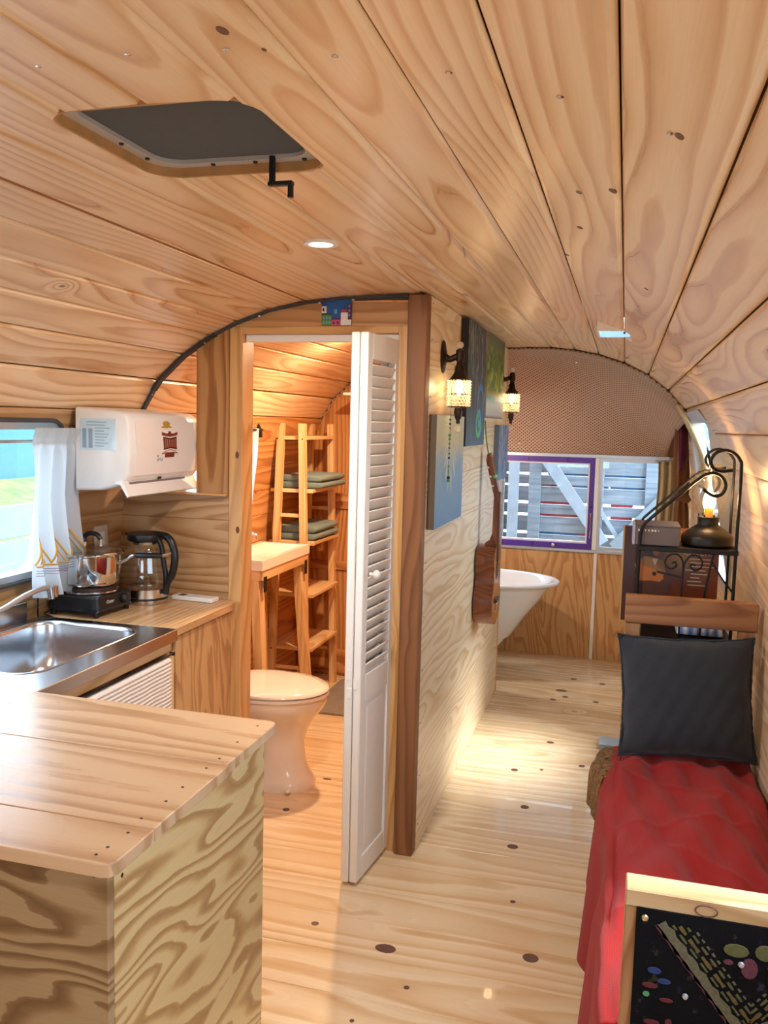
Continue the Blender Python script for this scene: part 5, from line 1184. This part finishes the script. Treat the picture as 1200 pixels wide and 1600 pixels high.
fl = thing('floor_box', 'small flat grey box on the floor beyond the daybed', 'box', (.0, 4.12, .001)); bx('body', (-.045, -.05, 0), (.06, .05, .022), plain('grey_carton', rgb(150, 164, 176), .6), fl, .003); bx('lid', (-.048, -.053, .022), (.063, .053, .030), plain('grey_carton_lid', rgb(168, 184, 198), .6), fl, .003)
# embroidered textile on the footboard
tx = thing('embroidered_textile', 'black textile with colourful chevron embroidery pinned to the footboard', 'textile', (.22, 1.330, .50)); 
g = NT('black_textile'); nz = g.noise(g.coord('Object'), 220, 2); n2 = g.noise(g.coord('Object'), 46, 3, .7); sp_ = g.ramp(n2, [(.60, (0, 0, 0)), (.66, (1, 1, 1))]); hue = g.voro(g.coord('Object'), 30)[1]
c = g.mix(g.math('MULTIPLY', sp_, .05), rgb(15, 14, 16), g.mix(.5, hue, rgb(120, 30, 50))); g.bump(nz, .5, .001); M['textile'] = g.set(c, .95, spec=.1)
bx('cloth', (-.166, 0, -.30), (.182, .005, .268), 'textile', tx, .001)
MB().lathe([(.0055, .0), (.004, -.003), (0, -.004)], (-.153, 0, .252), 12, 'Y').build('tack', plain('brass_tack', rgb(196, 170, 120), .3, metal=.7), tx)
tc = dict(olive=plain('thread_olive', rgb(86, 84, 44), .9, var=.5, scale=160), ochre=plain('thread_ochre', rgb(96, 78, 36), .9, var=.5, scale=160), pink=plain('thread_pink', rgb(92, 42, 56), .9, var=.5, scale=160), sand=plain('thread_sand', rgb(96, 90, 66), .9, var=.5, scale=160), blue=plain('thread_blue', rgb(28, 46, 96), .9), maroon=plain('thread_maroon', rgb(84, 20, 28), .9), green=plain('thread_green', rgb(70, 130, 90), .9), yellow=plain('thread_yellow', rgb(150, 112, 28), .9), black=M['textile'])
VX, VZ = .006, .085        # foot of the V
def band(off, w, mat, name='embroidered_band', gap=0):
    for s in (-1, 1):
        t1 = min(1, (.248-VZ-off)/.175); p0, p1 = Vector((VX, -.001, VZ+off)), Vector((VX+s*.142*t1, -.001, VZ+off+.175*t1))
        mb = MB(); n = 22; nn = Vector((-s*.175, 0, .142)).normalized()*(1 if s > 0 else 1); pts = []
        if nn.z < 0: nn = -nn
        for k in range(n+1):
            q = p0+(p1-p0)*(k/n); d = w*(1+.28*math.sin(k*2.3+off*90)); mb.v += [tuple(q+nn*d*.5), tuple(q-nn*d*.5), tuple(q+nn*d*.5+Vector((0, .002, 0))), tuple(q-nn*d*.5+Vector((0, .002, 0)))]
        for k in range(n):
            if gap and k % gap == gap-1: continue
            a_ = k*4; mb.f += [(a_, a_+4, a_+5, a_+1), (a_, a_+2, a_+6, a_+4), (a_+1, a_+5, a_+7, a_+3)]
        mb.build(name, tc[mat], tx, smooth=False)
band(-.004, .017, 'sand'); band(-.016, .005, 'pink'); band(.018, .003, 'olive', gap=3); band(.030, .005, 'ochre', gap=4); band(.044, .0035, 'olive', gap=3); band(.056, .003, 'sand', gap=2)
def petal(x, z, rx, rz, mat, name='embroidered_flower'): MB().prism([(x+rx*math.cos(k*PI/6), z+rz*math.sin(k*PI/6)) for k in range(12)], -.0022, .001, 'XZY').build(name, tc[mat], tx)
for (x, z, rx, rz, m_) in ((-.02, .225, .018, .010, 'olive'), (.02, .228, .014, .012, 'olive'), (.0, .20, .012, .016, 'pink'), (-.03, .205, .007, .004, 'pink'), (.045, .205, .02, .014, 'olive'), (.05, .180, .008, .014, 'ochre'), (.03, .19, .005, .016, 'black'), (.09, .235, .02, .012, 'olive'), (.075, .22, .008, .006, 'black'),
                         (-.135, .17, .010, .005, 'blue'), (-.12, .155, .010, .004, 'blue'), (-.14, .145, .012, .004, 'maroon'), (-.145, .130, .005, .004, 'green'), (-.115, .125, .010, .003, 'maroon'), (-.10, .04, .014, .008, 'blue'), (-.075, .055, .013, .008, 'blue'), (-.11, .02, .012, .008, 'yellow'), (-.145, .06, .008, .006, 'blue'), (-.135, .085, .012, .004, 'maroon'), (-.11, .09, .005, .005, 'maroon')):
    petal(x, z, rx, rz, m_)
for (x, z) in ((-.088, .138), (-.012, .205), (.045, .12), (.01, .045), (.075, .15)): MB().lathe([(.0048, 0), (.0035, -.003), (0, -.0035)], (x, -.0022, z), 12, 'Y').build('sequin', plain('mirror_sequin', rgb(190, 200, 206), .2, metal=.6), tx)

# ================================================================ IRON STAND, LAMP AND RECORD
st = thing('iron_stand', 'black wrought iron stand with scrolled arms behind the headboard', 'stand', (0.0, 0.0, 0))
Uv, Vv = (0.945, 0.0, 0), (0.0, 0.0, 1.0275)
for (y, r, dx, dz) in ((2.835, .0053, 0, 0), (3.014, .0043, -.006, .0)):
    MB().tube(smoothpath([(0.0605, y, 0), (0.0605, y, 0.555), (0.0605, y, 1.122), (0.0624, y, 1.174), (0.0699, y, 1.2023), (0.0869, y, 1.2222), (0.1512, y, 1.2845), (0.2221, y, 1.3516), (0.2476, y, 1.3696), (0.2722, y, 1.3734), (0.2948, y, 1.3601), (0.3043, y, 1.3356), (0.2948, y, 1.311), (0.274, y, 1.3034), (0.2533, y, 1.3129), (0.24, y, 1.3242)], 5), r, 8).build('scrolled_arm', 'iron', st)
    MB().tube(smoothpath([(0.3459, y, 0), (0.3459, y, 0.6495), (0.3459, y, 1.2165), (0.3459, y, 1.3866), (0.3402, y, 1.4168), (0.3213, y, 1.4376), (0.2948, y, 1.4452), (0.2703, y, 1.4357), (0.257, y, 1.4131), (0.2646, y, 1.3904), (0.2873, y, 1.3809), (0.3213, y, 1.3847)], 5), r, 8).build('scrolled_post', 'iron', st)
for x in (.0605, .3459): MB().tube([(x, 2.835, 1.122), (x, 3.014, 1.122)], .005, 8).build('shelf_bar', 'iron', st)
bx('top_shelf', (0.0548, 2.8274, 1.122), (0.3534, 3.024, 1.1371), 'iron', st, .002); bx('lower_shelf', (0.0548, 2.8274, 0.8385), (0.3534, 3.0382, 0.8498), 'iron', st, .002)
MB().tube(smoothpath([(0.1937, 2.8312, 0.8498), (0.1937, 2.8312, 0.9802), (0.1947, 2.8312, 1.07), (0.1909, 2.8312, 1.0984), (0.1777, 2.8312, 1.1144), (0.1569, 2.8312, 1.1144), (0.1417, 2.8312, 1.0984), (0.1436, 2.8312, 1.0785), (0.1588, 2.8312, 1.0691), (0.1739, 2.8312, 1.0785), (0.1701, 2.8312, 1.0918), (0.1607, 2.8312, 1.0861)], 5), .0028, 6).build('scroll', 'iron', st)
MB().tube(smoothpath([(0.1956, 2.8312, 1.0606), (0.1984, 2.8312, 1.0889), (0.2136, 2.8312, 1.1126), (0.2344, 2.8312, 1.1144), (0.2495, 2.8312, 1.0993), (0.2476, 2.8312, 1.0785), (0.2325, 2.8312, 1.0691), (0.2173, 2.8312, 1.0766), (0.2192, 2.8312, 1.088), (0.2306, 2.8312, 1.0842)], 5), .0028, 6).build('scroll', 'iron', st)
MB().tube([(.194+.061*math.cos(PI*k/16), 2.831, .919+.061*math.sin(PI*k/16)) for k in range(17)], .0022, 6).build('arch_bar', 'iron', st)
MB().tube(smoothpath([(0.2816, 2.835, 1.122), (0.274, 2.835, 1.0748), (0.2608, 2.835, 0.9802), (0.2551, 2.835, 0.8574)], 5), .0035, 6).build('brace', 'iron', st)
MB().tube(smoothpath([(0.2816, 2.8539, 1.0937), (0.3119, 2.835, 1.0464), (0.3383, 2.835, 1.0133), (0.3459, 2.835, 1.0039)], 5), .003, 6).build('brace', 'iron', st)
MB().tube(smoothpath([(0.2693, 2.8539, 0.985), (0.2929, 2.835, 0.9425), (0.3166, 2.835, 0.9047)], 5), .003, 6).build('brace', 'iron', st)
ol = thing('oil_lamp', 'black based lantern lamp with a glowing bulb in a clear glass chimney', 'lamp', (.268, 2.925, 1.1378))
MB().lathe([(.070, 0), (.078, .006), (.080, .026), (.076, .036), (.055, .052), (.034, .066), (.032, .070), (.033, .088), (.035, .090), (.034, .093), (0, .093)], (0, 0, 0), 36).build('base', plain('lamp_black', rgb(40, 36, 30), .4, metal=.4), ol)
MB().lathe([(.030, .094), (.044, .108), (.053, .130), (.056, .165), (.055, .20), (.048, .228), (.036, .246), (.032, .262)], (0, 0, 0), 36, cap=False).build('glass_chimney', 'amberglass', ol, thick=.002)
for k in range(6): MB().tube([(.028*math.cos(k*PI/3), .028*math.sin(k*PI/3), .092), (.030*math.cos(k*PI/3), .030*math.sin(k*PI/3), .102)], .0025, 6).build('prong', 'bronze', ol)
MB().lathe([(.013, .093), (.013, .118), (.011, .121), (0, .121)], (0, 0, 0), 16).build('bulb_socket', 'orangeglass', ol)
MB().lathe([(.010, .121), (.0125, .135), (.0125, .160), (.008, .172), (.0035, .178), (.003, .205), (0, .206)], (0, 0, 0), 16).build('bulb', 'filament', ol)
lamp('lantern_lamp', (0, 0, .148), 3.2, (1, .64, .30), 'POINT', soft=.022, parent=ol)
rb = thing('record_box', 'grey brown flat box set lying on the iron stand shelf', 'box', (.132, 2.93, 1.1378))
bx('case', (-.086, -.085, 0), (.05, .085, .060), plain('box_grey_brown', rgb(112, 98, 92), .5, var=.3, scale=14), rb, .002); bx('spine_edge', (-.094, -.086, .0), (-.086, .086, .062), plain('box_pale_edge', rgb(170, 172, 190), .5), rb, .001)
bx('top_cover', (-.086, -.086, .060), (.05, .086, .063), plain('box_cover', rgb(90, 84, 92), .5), rb, 0)
for k, (w, c_) in enumerate(((.005, 1), (.006, 1), (.005, 1), (.004, 1), (.006, 1), (.005, 1), (.004, 0))): bx('spine_mark', (-.078+.010*k, -.0858, .044), (-.078+.010*k+w, -.085, .050), 'white' if c_ else 'labelink', rb, 0)
al = thing('record_sleeve', 'brown record sleeve showing a seated guitarist standing on the iron stand', 'record', (.170, 3.028, .8519), (math.radians(-2), 0, 0))
M['slv'] = paint('sleeve_print', lambda g, u, v: None) if False else None
g = NT('sleeve_brown'); p = g.sep(g.coord('Generated')); 
dx_, dz_ = g.math('SUBTRACT', p[0], .60), g.math('SUBTRACT', p[2], .78); rr2 = g.math('SQRT', g.math('ADD', g.math('MULTIPLY', dx_, dx_), g.math('MULTIPLY', dz_, dz_))); nz = g.noise(g.coord('Object'), 30, 4)
c = g.mix(g.ramp(g.math('MULTIPLY_ADD', nz, .14, rr2), [(.02, (1, 1, 1)), (.34, (0, 0, 0))]), g.ramp(p[0], [(0, rgb(70, 28, 18)), (.3, rgb(58, 26, 16)), (.62, rgb(112, 52, 24)), (1, rgb(150, 72, 34))]), rgb(206, 160, 84)); M['slv'] = g.set(c, .35)
sv = bx('sleeve', (-.155, 0, 0), (.150, .006, .325), 'slv', al, .0006); bx('sleeve_edge', (-.160, -.0004, 0), (-.155, .0064, .326), plain('sleeve_worn_edge', rgb(196, 160, 110), .7), al, 0)
fc_ = dict(jacket=plain('print_jacket', rgb(150, 104, 62), .5), skin=plain('print_skin', rgb(176, 110, 72), .5), guitar=plain('print_guitar', rgb(190, 108, 34), .5), dark=plain('print_dark', rgb(30, 18, 14), .5), trouser=plain('print_trouser', rgb(82, 46, 34), .5), shirt=plain('print_shirt', rgb(206, 190, 170), .5), hair=plain('print_hair', rgb(60, 32, 22), .5))
def pr(pts, m_, lay, name): MB().prism([(-.155+x*.305, z*.325*.86) for x, z in pts], -.0004*lay-.0003, .0002, 'XZY').build(name, fc_[m_], al, smooth=False)
ell = lambda cx, cz, rx, rz: [(cx+rx*math.cos(k*PI/8), cz+rz*math.sin(k*PI/8)) for k in range(16)]
pr([(.14, .72), (.22, .80), (.30, .80), (.42, .76), (.46, .62), (.40, .52), (.2, .52), (.14, .6)], 'jacket', 1, 'printed_jacket'); pr(ell(.345, .875, .038, .062), 'skin', 1, 'printed_head'); pr(ell(.345, .92, .042, .03), 'hair', 2, 'printed_hair'); pr([(.30, .78), (.37, .78), (.34, .70)], 'shirt', 2, 'printed_shirt')
pr([(.22, .52), (.42, .54), (.52, .46), (.44, .22), (.40, .05), (.34, .05), (.35, .3), (.28, .36), (.30, .05), (.22, .05)], 'trouser', 2, 'printed_trousers'); pr([(.12, .70), (.16, .73), (.22, .69), (.30, .66), (.40, .62), (.44, .55), (.40, .50), (.30, .51), (.20, .50), (.13, .54), (.14, .62)], 'guitar', 3, 'printed_guitar'); pr(ell(.335, .595, .022, .026), 'dark', 4, 'printed_soundhole'); pr([(.36, .61), (.62, .56), (.62, .58), (.36, .635)], 'dark', 4, 'printed_neck'); pr(ell(.27, .575, .03, .022), 'skin', 5, 'printed_hand')
pw = plain('print_cream', rgb(226, 206, 170), .5)
text('title', 'Owens', .034, pw, al, (.085, -.0008, .246), (1, 0, 0), (0, 0, 1), depth=.0003)
random.seed(5)
for k in range(8): bx('printed_line', (.045+random.uniform(0, .02), -.0007, .222-.0125*k), (.045+random.uniform(.04, .095), 0, .2255-.0125*k), pw, al, 0)
bl = thing('blue_cloth', 'crumpled blue and white cloth on the lower shelf of the iron stand', 'cloth', (.262, 2.94, .8519))
g = NT('blue_white_cloth'); o = g.sep(g.coord('Object')); w_ = g.math('SINE', g.math('MULTIPLY', o[0], 240)); M['bluecloth'] = g.set(g.mix(g.math('MULTIPLY_ADD', w_, .5, .5), rgb(90, 120, 176), rgb(226, 232, 240)), .8)
MB().sheet(lambda u, v: (-.07+.14*u, -.07+.14*v, .003+.085*(math.sin(PI*u)*math.sin(PI*v))**.5+.006*math.sin(20*u+13*v)*math.sin(PI*u)*math.sin(PI*v)), 20, 20).build('cloth', 'bluecloth', bl, thick=.003)
# ================================================================ CURTAINS AT THE FAR RIGHT CORNER
def ec(u, v): return Vector((.205+.15*u+.004*math.sin(6*v), 5.650+.016*math.sin(u*PI*7+.5*v), 1.312-.56*v))
e1 = MB().sheet(ec, 48, 20).build('end_curtain', 'linen', thick=.003, fix=False); tag(e1, 'beige linen curtain at the right side of the end window', 'curtain')
MB().tube([(.19, 5.65, 1.312), (.37, 5.65, 1.312)], .005, 8).build('rod', 'alu', e1)
bt = thing('tied_drape', 'brown drape gathered and knotted in the far right corner', 'curtain', (.335, 5.05, 0))
def td(u, v):
    z = 1.52-.80*v; w = lerp(v, [0, .3, .45, .50, .56, 1], [.030, .038, .036, .026, .034, .042]); a_ = 2*PI*u; r = w*(1+.18*math.sin(a_*6+v*3)); return Vector((-.02*(1-v)-.02+.02*v+r*math.cos(a_), r*math.sin(a_)*1.3, z))
MB().sheet(td, 48, 30).build('drape', 'brownlinen', bt)
MB().tube([(-.02+.036*math.cos(k*PI/8), .046*math.sin(k*PI/8), 1.13+.012*math.sin(k*PI/4)) for k in range(16)], .013, 8, closed=True).build('tie', 'brownlinen', bt); MB().tube([(-.05, -.05, 1.13), (-.015, -.06, 1.15), (.02, -.05, 1.12)], [.018, .024, .016], 10).build('knot', 'brownlinen', bt)
def pls(u, v): return Vector((-.062+.035*u+.02*v, -.06+.008*math.sin(8*u+3*v), 1.56-.30*v*(1-.35*u)))
MB().sheet(pls, 10, 14).build('plum_scarf', 'plum', bt, thick=.003)
